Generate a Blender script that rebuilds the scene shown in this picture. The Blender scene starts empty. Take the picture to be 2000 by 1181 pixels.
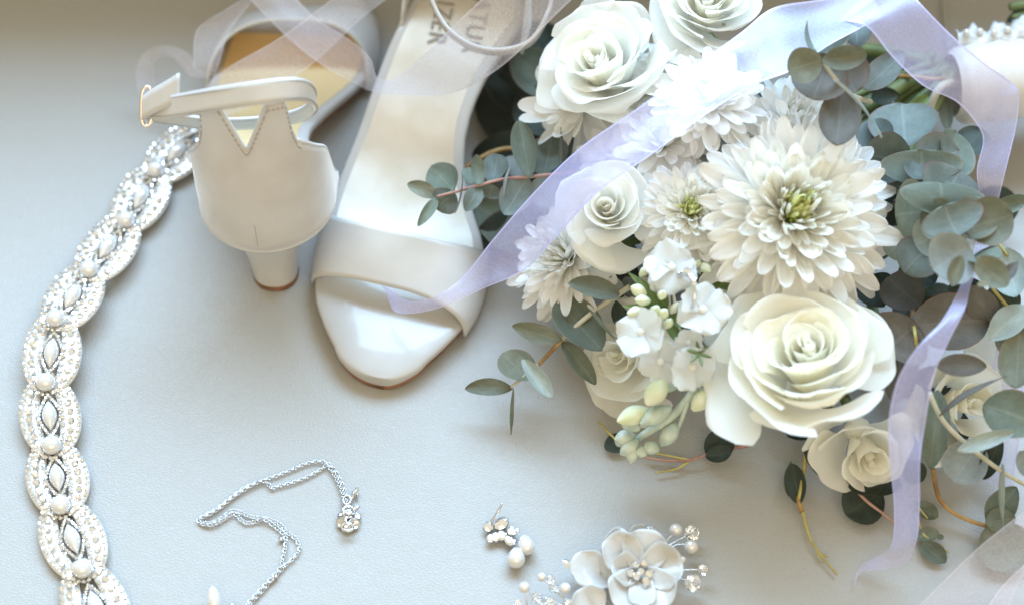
import bpy, math, random
from mathutils import Vector, Matrix, noise
random.seed(7)
PI = math.pi
sc = bpy.context.scene
col = sc.collection

# ------------------------------------------------------------------ camera
TILT = math.radians(35); DIST = 0.926; LENS = 65.0; KS = 36.0 / LENS
CAM = Vector((0, -DIST * math.sin(TILT), DIST * math.cos(TILT)))
RIGHT = Vector((1, 0, 0)); UP = Vector((0, math.cos(TILT), math.sin(TILT))); FWD = Vector((0, math.sin(TILT), -math.cos(TILT)))
cd = bpy.data.cameras.new('camera'); cam = bpy.data.objects.new('camera', cd); col.objects.link(cam)
cam.location = CAM; cam.rotation_euler = (TILT, 0, 0)
cd.lens = LENS; cd.sensor_width = 36; cd.clip_start = 0.02; cd.clip_end = 20
cd.dof.use_dof = True; cd.dof.focus_distance = 0.868; cd.dof.aperture_fstop = 4.0; cd.dof.aperture_blades = 0
sc.camera = cam

# ------------------------------------------------------------------ room light
w = bpy.data.worlds.new('World'); sc.world = w; w.use_nodes = True
bg = w.node_tree.nodes['Background']; bg.inputs[0].default_value = (1.0, 0.88, 0.62, 1); bg.inputs[1].default_value = 0.80

def area(name, loc, target, size, size_y, power, color, spread=180):
    l = bpy.data.lights.new(name, 'AREA'); l.shape = 'RECTANGLE'; l.size = size; l.size_y = size_y
    l.energy = power; l.color = color; l.spread = math.radians(spread)
    o = bpy.data.objects.new(name, l); col.objects.link(o); o.location = loc
    o.rotation_euler = (Vector(target) - Vector(loc)).to_track_quat('-Z', 'Y').to_euler()
    return o
area('window_light', (0.10, 1.05, 1.30), (0.0, 0.0, 0.05), 2.3, 0.95, 92, (0.44, 0.70, 1.0))
area('fill_light', (0.25, -1.3, 1.25), (0.1, 0.0, 0.05), 1.6, 1.0, 8, (1.0, 0.87, 0.68))  # warm fill lamp added to brighten faces turned to the camera
sc.view_settings.view_transform = 'Standard'; sc.view_settings.look = 'None'
sc.view_settings.exposure = 0.2; sc.view_settings.gamma = 1.0; sc.view_settings.use_curve_mapping = False
sc.render.engine = 'CYCLES'
sc.cycles.max_bounces = 12; sc.cycles.diffuse_bounces = 6; sc.cycles.transmission_bounces = 8; sc.cycles.transparent_max_bounces = 16; sc.cycles.use_denoising = True

# ------------------------------------------------------------------ helpers
def P(u, v, z=0.0):
    """world point (m) seen at photo pixel u,v (2000 x 1181) that lies z millimetres above the leather"""
    d = FWD + RIGHT * ((u - 1000) / 2000 * KS) - UP * ((v - 590.5) / 2000 * KS)
    s = (z * 0.001 - CAM.z) / d.z
    return CAM + d * s

def pxmm(p):
    """photo pixels per millimetre at a world point"""
    return 2000 / KS / ((p - CAM).dot(FWD)) * 0.001

def link(name, me, parent=None):
    o = bpy.data.objects.new(name, me); col.objects.link(o)
    if parent: o.parent = parent
    return o

def tag(o, label=None, cat=None, group=None, kind=None):
    if label: o['label'] = label
    if cat: o['category'] = cat
    if group: o['group'] = group
    if kind: o['kind'] = kind
    return o

def thing(name, label, cat, loc, group=None):
    o = bpy.data.objects.new(name, None); o.empty_display_size = 0.01; col.objects.link(o); o.location = loc
    return tag(o, label, cat, group)

def root_of(o):
    while o.parent: o = o.parent
    return o

def mesh(name, verts, faces, mat, smooth=True, uv=None):
    me = bpy.data.meshes.new(name); me.from_pydata([tuple(v) for v in verts], [], faces); me.update()
    if mat: me.materials.append(mat)
    if smooth: me.polygons.foreach_set('use_smooth', [True] * len(me.polygons))
    if uv:
        l = me.uv_layers.new(name='UVMap')
        for lp in me.loops: l.data[lp.index].uv = uv[lp.vertex_index]
    return me

def part(parent, name, vf, mat, smooth=True, uv=None, solid=0, kind=None, sub=0, off=0):
    """a mesh given in world coordinates, linked under parent"""
    v, f = vf[0], vf[1]
    if len(vf) > 2: uv = vf[2]
    L = root_of(parent).location if parent else Vector((0, 0, 0))
    o = link(name, mesh(name, [Vector(p) - L for p in v], f, mat, smooth, uv), parent)
    if solid:
        m = o.modifiers.new('thickness', 'SOLIDIFY'); m.thickness = solid; m.offset = off
    if sub:
        m = o.modifiers.new('subdivision', 'SUBSURF'); m.levels = sub; m.render_levels = sub
    if kind: o['kind'] = kind
    return o

def grid(fn, nu, nv, close_u=False):
    V = []; F = []; UV = []
    for j in range(nv):
        for i in range(nu):
            a = i / (nu if close_u else nu - 1); b = j / (nv - 1)
            V.append(fn(a, b)); UV.append((a, b))
    m = nu if close_u else nu - 1
    for j in range(nv - 1):
        for i in range(m):
            i2 = (i + 1) % nu
            F.append((j * nu + i, j * nu + i2, (j + 1) * nu + i2, (j + 1) * nu + i))
    return V, F, UV

def cr(pts, n):
    """Catmull-Rom through tuples/Vectors of any size, n samples per span"""
    out = []; k = len(pts)
    for i in range(k - 1):
        p0, p1, p2, p3 = pts[max(i - 1, 0)], pts[i], pts[i + 1], pts[min(i + 2, k - 1)]
        for j in range(n):
            t = j / n
            out.append(tuple(0.5 * (2 * b + (c - a) * t + (2 * a - 5 * b + 4 * c - d) * t * t + (3 * b - a - 3 * c + d) * t ** 3)
                             for a, b, c, d in zip(p0, p1, p2, p3)))
    out.append(tuple(pts[-1]))
    return out

def interp(tab, x):
    if x <= tab[0][0]: return tab[0][1]
    for (a, b), (c, d) in zip(tab, tab[1:]):
        if x <= c:
            t = (x - a) / (c - a); return b + (d - b) * t
    return tab[-1][1]

def sinterp(tab, x):
    """smooth interpolation (cubic Hermite with finite differences)"""
    n = len(tab)
    if x <= tab[0][0]: return tab[0][1]
    if x >= tab[-1][0]: return tab[-1][1]
    for i in range(n - 1):
        x0, y0 = tab[i]; x1, y1 = tab[i + 1]
        if x <= x1:
            def sl(k):
                if k == 0: return (tab[1][1] - tab[0][1]) / (tab[1][0] - tab[0][0])
                if k == n - 1: return (tab[-1][1] - tab[-2][1]) / (tab[-1][0] - tab[-2][0])
                return (tab[k + 1][1] - tab[k - 1][1]) / (tab[k + 1][0] - tab[k - 1][0])
            h = x1 - x0; t = (x - x0) / h
            return (y0 * (2 * t ** 3 - 3 * t * t + 1) + sl(i) * h * (t ** 3 - 2 * t * t + t)
                    + y1 * (3 * t * t - 2 * t ** 3) + sl(i + 1) * h * (t ** 3 - t * t))

def tube(pts, rad, n=8, caps=True):
    pts = [Vector(p) for p in pts]; V = []; F = []
    k = len(pts); ref = None
    for i, p in enumerate(pts):
        d = (pts[min(i + 1, k - 1)] - pts[max(i - 1, 0)]).normalized()
        if ref is None:
            ref = d.orthogonal().normalized()
        ref = (ref - d * ref.dot(d)).normalized(); b = d.cross(ref)
        r = rad(i / (k - 1)) if callable(rad) else rad
        for j in range(n):
            a = 2 * PI * j / n
            V.append(p + (ref * math.cos(a) + b * math.sin(a)) * r)
    for i in range(k - 1):
        for j in range(n):
            j2 = (j + 1) % n
            F.append((i * n + j, i * n + j2, (i + 1) * n + j2, (i + 1) * n + j))
    if caps:
        F.append(tuple(range(n - 1, -1, -1))); F.append(tuple((k - 1) * n + j for j in range(n)))
    return V, F

def join(lst):
    V = []; F = []
    for vf in lst:
        o = len(V); V += [Vector(p) for p in vf[0]]; F += [tuple(i + o for i in f) for f in vf[1]]
    return V, F

def frame(ax, roll=0.0, up=None):
    z = Vector(ax).normalized()
    x = (up if up is not None else Vector((0, 1, 0)))
    x = x - z * x.dot(z)
    if x.length < 1e-4: x = z.orthogonal()
    x.normalize(); y = z.cross(x)
    m = Matrix((x, y, z)).transposed()
    return m @ Matrix.Rotation(roll, 3, 'Z')

def ball(c, rx, ry=None, rz=None, M=None, nu=14, nv=9, power=1.0):
    ry = ry or rx; rz = rz or rx
    def fn(a, b):
        th = 2 * PI * a; ph = PI * (b - 0.5)
        cp = max(math.cos(ph), 0.0) ** power
        v = Vector((rx * cp * math.cos(th), ry * cp * math.sin(th), rz * math.sin(ph)))
        if M is not None: v = M @ v
        return Vector(c) + v
    g = grid(fn, nu, nv, True); return g[0], g[1]

def gem(c, r, M=None, h=0.7, n=6):
    """small faceted stone: girdle, table and point"""
    V = []; F = []
    for k, (rr, zz) in enumerate(((1, 0), (0.55, h * 0.55))):
        for j in range(n):
            a = 2 * PI * (j + 0.5 * k) / n; V.append(Vector((rr * r * math.cos(a), rr * r * math.sin(a), zz * r)))
    V.append(Vector((0, 0, -h * r)))
    for j in range(n):
        j2 = (j + 1) % n
        F += [(j, j2, n + j), (j2, n + j2, n + j), (j2, j, 2 * n)]
    F.append(tuple(range(n, 2 * n)))
    return [Vector(c) + (M @ v if M is not None else v) for v in V], F

# ------------------------------------------------------------------ materials
def pmat(name, color, rough=0.5, metal=0.0, spec=0.5, coat=0.0, coat_rough=0.1, trans=0.0, ior=1.45, sheen=0.0):
    m = bpy.data.materials.new(name); m.use_nodes = True
    b = m.node_tree.nodes['Principled BSDF']
    b.inputs['Base Color'].default_value = (*color, 1); b.inputs['Roughness'].default_value = rough
    b.inputs['Metallic'].default_value = metal; b.inputs['Specular IOR Level'].default_value = spec
    b.inputs['Coat Weight'].default_value = coat; b.inputs['Coat Roughness'].default_value = coat_rough
    b.inputs['Transmission Weight'].default_value = trans; b.inputs['IOR'].default_value = ior
    b.inputs['Sheen Weight'].default_value = sheen
    return m

def nd(m, t, **kw):
    n = m.node_tree.nodes.new(t)
    for k, v in kw.items():
        if k.startswith('_'): setattr(n, k[1:], v)
        else: n.inputs[k.replace('__', ' ')].default_value = v
    return n
def lk(m, a, b): m.node_tree.links.new(a, b)

def add_noise(m, scale, c1, c2, detail=4, bump=0.0, bscale=None, coord='Object', bdist=0.0004, lo=0.35, hi=0.65):
    b = m.node_tree.nodes['Principled BSDF']
    tc = nd(m, 'ShaderNodeTexCoord')
    n = nd(m, 'ShaderNodeTexNoise', Scale=scale, Detail=detail)
    lk(m, tc.outputs[coord], n.inputs['Vector'])
    r = nd(m, 'ShaderNodeValToRGB'); r.color_ramp.elements[0].position = lo; r.color_ramp.elements[1].position = hi
    r.color_ramp.elements[0].color = (*c1, 1); r.color_ramp.elements[1].color = (*c2, 1)
    lk(m, n.outputs['Fac'], r.inputs['Fac']); lk(m, r.outputs['Color'], b.inputs['Base Color'])
    if bump:
        n2 = nd(m, 'ShaderNodeTexNoise', Scale=bscale or scale * 4, Detail=3)
        lk(m, tc.outputs[coord], n2.inputs['Vector'])
        bp = nd(m, 'ShaderNodeBump', Strength=bump, Distance=bdist)
        lk(m, n2.outputs['Fac'], bp.inputs['Height']); lk(m, bp.outputs['Normal'], b.inputs['Normal'])
    return r

def translucent(m, color, fac):
    """let light through thin petals and leaves"""
    nt = m.node_tree; out = nt.nodes['Material Output']; b = nt.nodes['Principled BSDF']
    t = nd(m, 'ShaderNodeBsdfTranslucent', Color=(*color, 1)); mx = nd(m, 'ShaderNodeMixShader', Fac=fac)
    lk(m, b.outputs[0], mx.inputs[1]); lk(m, t.outputs[0], mx.inputs[2]); lk(m, mx.outputs[0], out.inputs['Surface'])

def leather_mat():
    m = pmat('pale_leather', (0.70, 0.70, 0.69), 0.46, spec=0.45)
    b = m.node_tree.nodes['Principled BSDF']
    tc = nd(m, 'ShaderNodeTexCoord')
    mp = nd(m, 'ShaderNodeMapping'); mp.inputs['Scale'].default_value = (1.0, 1.45, 1.0); mp.inputs['Rotation'].default_value = (0, 0, 0.6)
    lk(m, tc.outputs['Object'], mp.inputs['Vector'])
    wn = nd(m, 'ShaderNodeTexNoise', Scale=160.0, Detail=2.0)
    lk(m, mp.outputs[0], wn.inputs['Vector'])
    ad = nd(m, 'ShaderNodeVectorMath', _operation='MULTIPLY_ADD'); ad.inputs[1].default_value = (0.003, 0.003, 0.003)
    lk(m, wn.outputs['Color'], ad.inputs[0]); lk(m, mp.outputs[0], ad.inputs[2])
    vo = nd(m, 'ShaderNodeTexVoronoi', Scale=520.0); vo.feature = 'DISTANCE_TO_EDGE'
    lk(m, ad.outputs[0], vo.inputs['Vector'])
    mr = nd(m, 'ShaderNodeMapRange'); mr.inputs['From Max'].default_value = 0.28
    lk(m, vo.outputs['Distance'], mr.inputs['Value'])
    n2 = nd(m, 'ShaderNodeTexNoise', Scale=70.0, Detail=5.0); lk(m, mp.outputs[0], n2.inputs['Vector'])
    mixh = nd(m, 'ShaderNodeMath', _operation='MULTIPLY_ADD'); mixh.inputs[1].default_value = 2.4
    lk(m, n2.outputs['Fac'], mixh.inputs[0]); lk(m, mr.outputs[0], mixh.inputs[2])
    bp = nd(m, 'ShaderNodeBump', Strength=0.30, Distance=0.00035)
    lk(m, mixh.outputs[0], bp.inputs['Height']); lk(m, bp.outputs['Normal'], b.inputs['Normal'])
    n3 = nd(m, 'ShaderNodeTexNoise', Scale=9.0, Detail=3.0); lk(m, tc.outputs['Object'], n3.inputs['Vector'])
    r = nd(m, 'ShaderNodeValToRGB'); r.color_ramp.elements[0].color = (0.345, 0.336, 0.316, 1); r.color_ramp.elements[1].color = (0.375, 0.367, 0.350, 1)
    lk(m, n3.outputs['Fac'], r.inputs['Fac']); lk(m, r.outputs[0], b.inputs['Base Color'])
    r2 = nd(m, 'ShaderNodeMapRange'); r2.inputs['To Min'].default_value = 0.40; r2.inputs['To Max'].default_value = 0.55
    lk(m, n2.outputs['Fac'], r2.inputs['Value']); lk(m, r2.outputs[0], b.inputs['Roughness'])
    return m

M_LEATHER = leather_mat()
M_SHOE = pmat('white_patent', (0.74, 0.73, 0.71), 0.30, spec=0.5, coat=0.35, coat_rough=0.12)
add_noise(M_SHOE, 60, (0.62, 0.61, 0.59), (0.66, 0.65, 0.635), bump=0.12, bscale=420)
M_STRAP = pmat('white_satin_leather', (0.74, 0.725, 0.71), 0.36, spec=0.45, coat=0.12, coat_rough=0.25)
add_noise(M_STRAP, 50, (0.49, 0.475, 0.455), (0.535, 0.52, 0.505), bump=0.10, bscale=350)
M_COUNTER = pmat('cream_pearl_leather', (0.72, 0.68, 0.63), 0.34, spec=0.5, coat=0.4, coat_rough=0.25, sheen=0.5)
add_noise(M_COUNTER, 45, (0.45, 0.41, 0.375), (0.51, 0.48, 0.455), bump=0.16, bscale=260)
M_PAD = pmat('patent_toe', (0.75, 0.74, 0.725), 0.34, spec=0.4, coat=0.4, coat_rough=0.05)
add_noise(M_PAD, 30, (0.41, 0.39, 0.37), (0.455, 0.44, 0.42), bump=0.10, bscale=110, bdist=0.001)
M_SILVER = pmat('silver_lining', (0.74, 0.71, 0.66), 0.55, metal=0.65)
add_noise(M_SILVER, 40, (0.56, 0.505, 0.42), (0.64, 0.60, 0.54), bump=0.12, bscale=200)
M_WARMLINE = pmat('warm_reflection_lining', (0.82, 0.64, 0.36), 0.42, metal=0.5)  # warm reflection of the room put into the lining's colour
M_SOLE = pmat('tan_sole', (0.22, 0.10, 0.055), 0.5)
add_noise(M_SOLE, 120, (0.17, 0.075, 0.04), (0.26, 0.12, 0.065))
M_STITCH = pmat('stitch_thread', (0.33, 0.30, 0.28), 0.7)
M_PRINT = pmat('grey_print', (0.27, 0.25, 0.23), 0.6)
M_GOLD = pmat('rose_gold', (0.82, 0.70, 0.60), 0.2, metal=1.0)
M_PEARL = pmat('pearl', (0.66, 0.64, 0.615), 0.20, metal=0.25, spec=0.6, coat=0.7, coat_rough=0.08, sheen=0.2)
M_STONE = pmat('rhinestone', (0.80, 0.80, 0.80), 0.07, metal=0.85, coat=0.8, coat_rough=0.03)
M_STONEW = pmat('warm_rhinestone', (0.80, 0.73, 0.64), 0.10, metal=0.75, coat=0.8, coat_rough=0.03)
M_BEAD = pmat('silver_bead', (0.74, 0.74, 0.73), 0.3, metal=0.4, coat=0.4)
M_STEEL = pmat('polished_silver', (0.66, 0.67, 0.70), 0.16, metal=1.0)
M_CRYSTAL = pmat('clear_crystal', (0.97, 0.98, 1.0), 0.02, trans=0.92, ior=1.5, spec=0.6, coat=0.3, coat_rough=0.02)
M_SHELL = pmat('shell_petal', (0.82, 0.81, 0.78), 0.28, spec=0.6, coat=0.7, coat_rough=0.1)
def shell_mat():
    m = M_SHELL
    r = add_noise(m, 90, (0.62, 0.59, 0.54), (0.72, 0.72, 0.71), detail=2, bump=0.35, bscale=160, bdist=0.0012)
    translucent(m, (0.88, 0.88, 0.87), 0.42)
shell_mat()

def petal_mat(name, c1, c2, tcol, tf=0.35, scale=35, rough=0.55):
    m = pmat(name, c1, rough, spec=0.3)
    r = add_noise(m, scale, c1, c2)
    b = m.node_tree.nodes['Principled BSDF']
    uv = nd(m, 'ShaderNodeUVMap'); mp = nd(m, 'ShaderNodeMapping'); mp.inputs['Scale'].default_value = (46, 1.3, 1)
    lk(m, uv.outputs[0], mp.inputs['Vector'])
    vn = nd(m, 'ShaderNodeTexNoise', Scale=1.0, Detail=4.0); lk(m, mp.outputs[0], vn.inputs['Vector'])
    bp = nd(m, 'ShaderNodeBump', Strength=0.5, Distance=0.0007); lk(m, vn.outputs['Fac'], bp.inputs['Height']); lk(m, bp.outputs['Normal'], b.inputs['Normal'])
    sp = nd(m, 'ShaderNodeSeparateXYZ'); lk(m, uv.outputs[0], sp.inputs[0])
    mr = nd(m, 'ShaderNodeMapRange'); mr.inputs['From Min'].default_value = 0.93; mr.inputs['From Max'].default_value = 1.0
    lk(m, sp.outputs[1], mr.inputs['Value'])
    tc = nd(m, 'ShaderNodeTexCoord'); wn = nd(m, 'ShaderNodeTexNoise', Scale=240.0, Detail=3.0); lk(m, tc.outputs['Object'], wn.inputs['Vector'])
    wr = nd(m, 'ShaderNodeMapRange'); wr.inputs['From Min'].default_value = 0.50; wr.inputs['From Max'].default_value = 0.68; wr.inputs['To Max'].default_value = 0.28
    lk(m, wn.outputs['Fac'], wr.inputs['Value'])
    mu = nd(m, 'ShaderNodeMath', _operation='MULTIPLY'); lk(m, mr.outputs[0], mu.inputs[0]); lk(m, wr.outputs[0], mu.inputs[1])
    mx = nd(m, 'ShaderNodeMix', _data_type='RGBA'); lk(m, mu.outputs[0], mx.inputs['Factor']); lk(m, r.outputs[0], mx.inputs['A']); mx.inputs['B'].default_value = (0.62, 0.54, 0.36, 1)
    lk(m, mx.outputs['Result'], b.inputs['Base Color'])
    translucent(m, tcol, tf)
    return m
M_ROSE_C = petal_mat('cream_rose_petal', (0.89, 0.875, 0.81), (0.93, 0.92, 0.87), (0.96, 0.94, 0.84), 0.52)
M_ROSE_IN = petal_mat('deep_cream_petal', (0.89, 0.865, 0.77), (0.91, 0.89, 0.82), (0.94, 0.91, 0.78), 0.45)
M_ROSE_W = petal_mat('white_rose_petal', (0.91, 0.91, 0.88), (0.94, 0.94, 0.92), (0.97, 0.97, 0.92), 0.52)
M_ROSE_WI = petal_mat('ivory_inner_petal', (0.91, 0.90, 0.83), (0.92, 0.915, 0.87), (0.95, 0.93, 0.84), 0.45)
M_MUM = petal_mat('white_mum_petal', (0.91, 0.90, 0.87), (0.93, 0.925, 0.91), (0.95, 0.94, 0.88), 0.42)
M_MUM_C = petal_mat('cream_mum_petal', (0.91, 0.90, 0.85), (0.93, 0.92, 0.885), (0.95, 0.935, 0.85), 0.42)
M_MUM_Y = petal_mat('yellow_mum_petal', (0.78, 0.79, 0.38), (0.85, 0.86, 0.55), (0.84, 0.84, 0.34), 0.38)
M_MUM_G = petal_mat('green_mum_floret', (0.40, 0.50, 0.07), (0.60, 0.68, 0.17), (0.6, 0.7, 0.1), 0.35)
M_FLORET = petal_mat('blue_white_floret', (0.74, 0.76, 0.76), (0.80, 0.82, 0.82), (0.80, 0.83, 0.80), 0.4)
M_BUD = petal_mat('green_white_bud', (0.70, 0.75, 0.50), (0.84, 0.84, 0.68), (0.8, 0.82, 0.55), 0.25, scale=140)
M_BUDB = petal_mat('grey_green_bud', (0.42, 0.52, 0.46), (0.68, 0.74, 0.64), (0.5, 0.6, 0.48), 0.2, scale=160)
M_GREEN = pmat('green_stem', (0.20, 0.28, 0.09), 0.5); add_noise(M_GREEN, 80, (0.07, 0.10, 0.03), (0.16, 0.20, 0.08))
M_PALESTEM = pmat('pale_stem', (0.44, 0.42, 0.32), 0.55); add_noise(M_PALESTEM, 90, (0.36, 0.33, 0.22), (0.52, 0.50, 0.41))
M_REDSTEM = pmat('red_stem', (0.34, 0.17, 0.13), 0.5); add_noise(M_REDSTEM, 90, (0.28, 0.13, 0.10), (0.44, 0.27, 0.22))
M_BROWNSTEM = pmat('brown_twig', (0.30, 0.17, 0.06), 0.55); add_noise(M_BROWNSTEM, 120, (0.20, 0.10, 0.03), (0.42, 0.27, 0.10))
M_YSTEM = pmat('yellow_twig', (0.42, 0.36, 0.10), 0.55); add_noise(M_YSTEM, 140, (0.33, 0.25, 0.06), (0.50, 0.45, 0.16))
M_SATIN = pmat('white_satin', (0.60, 0.585, 0.56), 0.35, sheen=0.4)
M_LACE = pmat('white_lace', (0.80, 0.80, 0.79), 0.7); add_noise(M_LACE, 300, (0.42, 0.43, 0.42), (0.66, 0.66, 0.66), bump=0.8, bscale=420)

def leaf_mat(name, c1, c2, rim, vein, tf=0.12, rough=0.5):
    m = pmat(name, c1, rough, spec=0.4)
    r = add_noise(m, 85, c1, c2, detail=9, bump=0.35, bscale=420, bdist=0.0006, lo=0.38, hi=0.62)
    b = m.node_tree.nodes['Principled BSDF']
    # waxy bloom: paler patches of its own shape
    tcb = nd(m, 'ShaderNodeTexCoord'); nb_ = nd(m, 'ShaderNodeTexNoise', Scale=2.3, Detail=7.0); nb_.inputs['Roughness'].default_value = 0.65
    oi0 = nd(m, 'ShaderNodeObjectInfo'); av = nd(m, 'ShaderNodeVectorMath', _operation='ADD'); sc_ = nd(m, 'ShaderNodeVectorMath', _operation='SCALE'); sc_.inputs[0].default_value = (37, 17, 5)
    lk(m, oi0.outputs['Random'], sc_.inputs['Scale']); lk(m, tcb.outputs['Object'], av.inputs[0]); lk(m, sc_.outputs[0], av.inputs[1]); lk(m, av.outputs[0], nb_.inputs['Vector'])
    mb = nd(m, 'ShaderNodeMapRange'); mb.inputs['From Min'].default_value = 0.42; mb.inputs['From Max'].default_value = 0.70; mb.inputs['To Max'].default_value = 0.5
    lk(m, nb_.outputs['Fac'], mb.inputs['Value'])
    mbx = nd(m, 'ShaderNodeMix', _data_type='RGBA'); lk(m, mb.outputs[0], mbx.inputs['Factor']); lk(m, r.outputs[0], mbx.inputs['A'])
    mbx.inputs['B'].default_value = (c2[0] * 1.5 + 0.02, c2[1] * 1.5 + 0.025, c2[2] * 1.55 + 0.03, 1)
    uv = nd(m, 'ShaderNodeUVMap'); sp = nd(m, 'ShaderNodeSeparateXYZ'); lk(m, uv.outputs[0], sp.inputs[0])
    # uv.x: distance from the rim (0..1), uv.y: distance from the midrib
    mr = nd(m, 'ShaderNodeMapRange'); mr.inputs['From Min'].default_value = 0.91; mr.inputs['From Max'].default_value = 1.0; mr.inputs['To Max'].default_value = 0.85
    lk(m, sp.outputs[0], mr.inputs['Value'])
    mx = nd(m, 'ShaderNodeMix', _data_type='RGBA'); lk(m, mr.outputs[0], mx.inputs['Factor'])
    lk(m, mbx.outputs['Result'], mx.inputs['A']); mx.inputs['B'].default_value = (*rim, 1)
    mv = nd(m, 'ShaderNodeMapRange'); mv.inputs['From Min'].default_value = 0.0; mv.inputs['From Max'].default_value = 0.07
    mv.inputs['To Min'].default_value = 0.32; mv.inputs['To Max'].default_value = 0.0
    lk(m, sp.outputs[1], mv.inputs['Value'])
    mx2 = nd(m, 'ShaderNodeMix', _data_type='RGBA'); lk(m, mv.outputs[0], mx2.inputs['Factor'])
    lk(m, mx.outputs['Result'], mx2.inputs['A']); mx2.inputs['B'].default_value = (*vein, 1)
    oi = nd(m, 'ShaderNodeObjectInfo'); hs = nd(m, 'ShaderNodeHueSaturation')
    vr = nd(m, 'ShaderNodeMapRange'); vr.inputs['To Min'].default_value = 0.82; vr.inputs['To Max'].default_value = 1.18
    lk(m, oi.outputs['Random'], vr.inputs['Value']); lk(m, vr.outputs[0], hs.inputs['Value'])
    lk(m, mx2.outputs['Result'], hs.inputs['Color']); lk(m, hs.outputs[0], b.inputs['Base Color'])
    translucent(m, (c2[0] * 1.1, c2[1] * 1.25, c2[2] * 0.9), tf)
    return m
LM = {
    'blue': leaf_mat('blue_eucalyptus', (0.088, 0.110, 0.094), (0.150, 0.176, 0.155), (0.20, 0.12, 0.11), (0.34, 0.36, 0.34)),
    'pale': leaf_mat('pale_blue_eucalyptus', (0.225, 0.275, 0.255), (0.30, 0.345, 0.325), (0.34, 0.38, 0.36), (0.48, 0.55, 0.55)),
    'green': leaf_mat('green_eucalyptus', (0.086, 0.106, 0.076), (0.145, 0.168, 0.125), (0.24, 0.20, 0.15), (0.30, 0.33, 0.26)),
    'olive': leaf_mat('olive_eucalyptus', (0.105, 0.11, 0.075), (0.165, 0.17, 0.12), (0.20, 0.15, 0.10), (0.30, 0.30, 0.22)),
    'brown': leaf_mat('brown_eucalyptus', (0.078, 0.072, 0.060), (0.125, 0.115, 0.098), (0.15, 0.08, 0.06), (0.24, 0.20, 0.15)),
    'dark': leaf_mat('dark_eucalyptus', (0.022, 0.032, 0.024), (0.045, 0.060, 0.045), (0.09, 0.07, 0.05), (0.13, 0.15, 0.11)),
    'grey': leaf_mat('grey_eucalyptus', (0.20, 0.225, 0.215), (0.28, 0.305, 0.295), (0.34, 0.33, 0.31), (0.44, 0.46, 0.45)),
    'leafgreen': leaf_mat('fresh_leaf', (0.08, 0.13, 0.03), (0.17, 0.23, 0.08), (0.3, 0.36, 0.18), (0.35, 0.4, 0.22)),
}

def organza_mat(name, color, base=0.42, edge=0.8):
    m = bpy.data.materials.new(name); m.use_nodes = True; nt = m.node_tree; nt.nodes.clear()
    out = nd(m, 'ShaderNodeOutputMaterial')
    df = nd(m, 'ShaderNodeBsdfDiffuse', Color=(*color, 1)); tl = nd(m, 'ShaderNodeBsdfTranslucent', Color=(*color, 1))
    gl = nd(m, 'ShaderNodeBsdfAnisotropic', Color=(0.9, 0.9, 1.0, 1), Roughness=0.32)
    m1 = nd(m, 'ShaderNodeMixShader', Fac=0.55); lk(m, df.outputs[0], m1.inputs[1]); lk(m, tl.outputs[0], m1.inputs[2])
    m2 = nd(m, 'ShaderNodeMixShader', Fac=0.12); lk(m, m1.outputs[0], m2.inputs[1]); lk(m, gl.outputs[0], m2.inputs[2])
    tr = nd(m, 'ShaderNodeBsdfTransparent')
    uv = nd(m, 'ShaderNodeUVMap'); sp = nd(m, 'ShaderNodeSeparateXYZ'); lk(m, uv.outputs[0], sp.inputs[0])
    a1 = nd(m, 'ShaderNodeMath', _operation='SUBTRACT'); a1.inputs[1].default_value = 0.5; lk(m, sp.outputs[0], a1.inputs[0])
    a2 = nd(m, 'ShaderNodeMath', _operation='ABSOLUTE'); lk(m, a1.outputs[0], a2.inputs[0])
    mr = nd(m, 'ShaderNodeMapRange'); mr.inputs['From Min'].default_value = 0.455; mr.inputs['From Max'].default_value = 0.485
    mr.inputs['To Min'].default_value = base; mr.inputs['To Max'].default_value = edge
    lk(m, a2.outputs[0], mr.inputs['Value'])
    # weave: fine threads across and along
    tc = nd(m, 'ShaderNodeTexCoord'); nz = nd(m, 'ShaderNodeTexNoise', Scale=900.0, Detail=2.0); lk(m, tc.outputs['Object'], nz.inputs['Vector'])
    nm = nd(m, 'ShaderNodeMath', _operation='MULTIPLY_ADD'); nm.inputs[1].default_value = 0.25; nm.inputs[2].default_value = -0.125
    lk(m, nz.outputs['Fac'], nm.inputs[0])
    ad = nd(m, 'ShaderNodeMath', _operation='ADD'); lk(m, mr.outputs[0], ad.inputs[0]); lk(m, nm.outputs[0], ad.inputs[1])
    # seen at a slant the threads close up
    lw = nd(m, 'ShaderNodeLayerWeight', Blend=0.35); fm = nd(m, 'ShaderNodeMath', _operation='MULTIPLY_ADD'); fm.inputs[1].default_value = 0.5
    lk(m, lw.outputs['Facing'], fm.inputs[0]); lk(m, ad.outputs[0], fm.inputs[2]); fm.use_clamp = True
    mx = nd(m, 'ShaderNodeMixShader'); lk(m, fm.outputs[0], mx.inputs[0]); lk(m, tr.outputs[0], mx.inputs[1]); lk(m, m2.outputs[0], mx.inputs[2])
    lk(m, mx.outputs[0], out.inputs['Surface'])
    return m
M_ORG = organza_mat('lilac_organza', (0.66, 0.63, 0.98), 0.44, 0.88)
M_ORG2 = organza_mat('pale_organza', (0.80, 0.77, 0.88), 0.29, 0.50)

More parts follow.
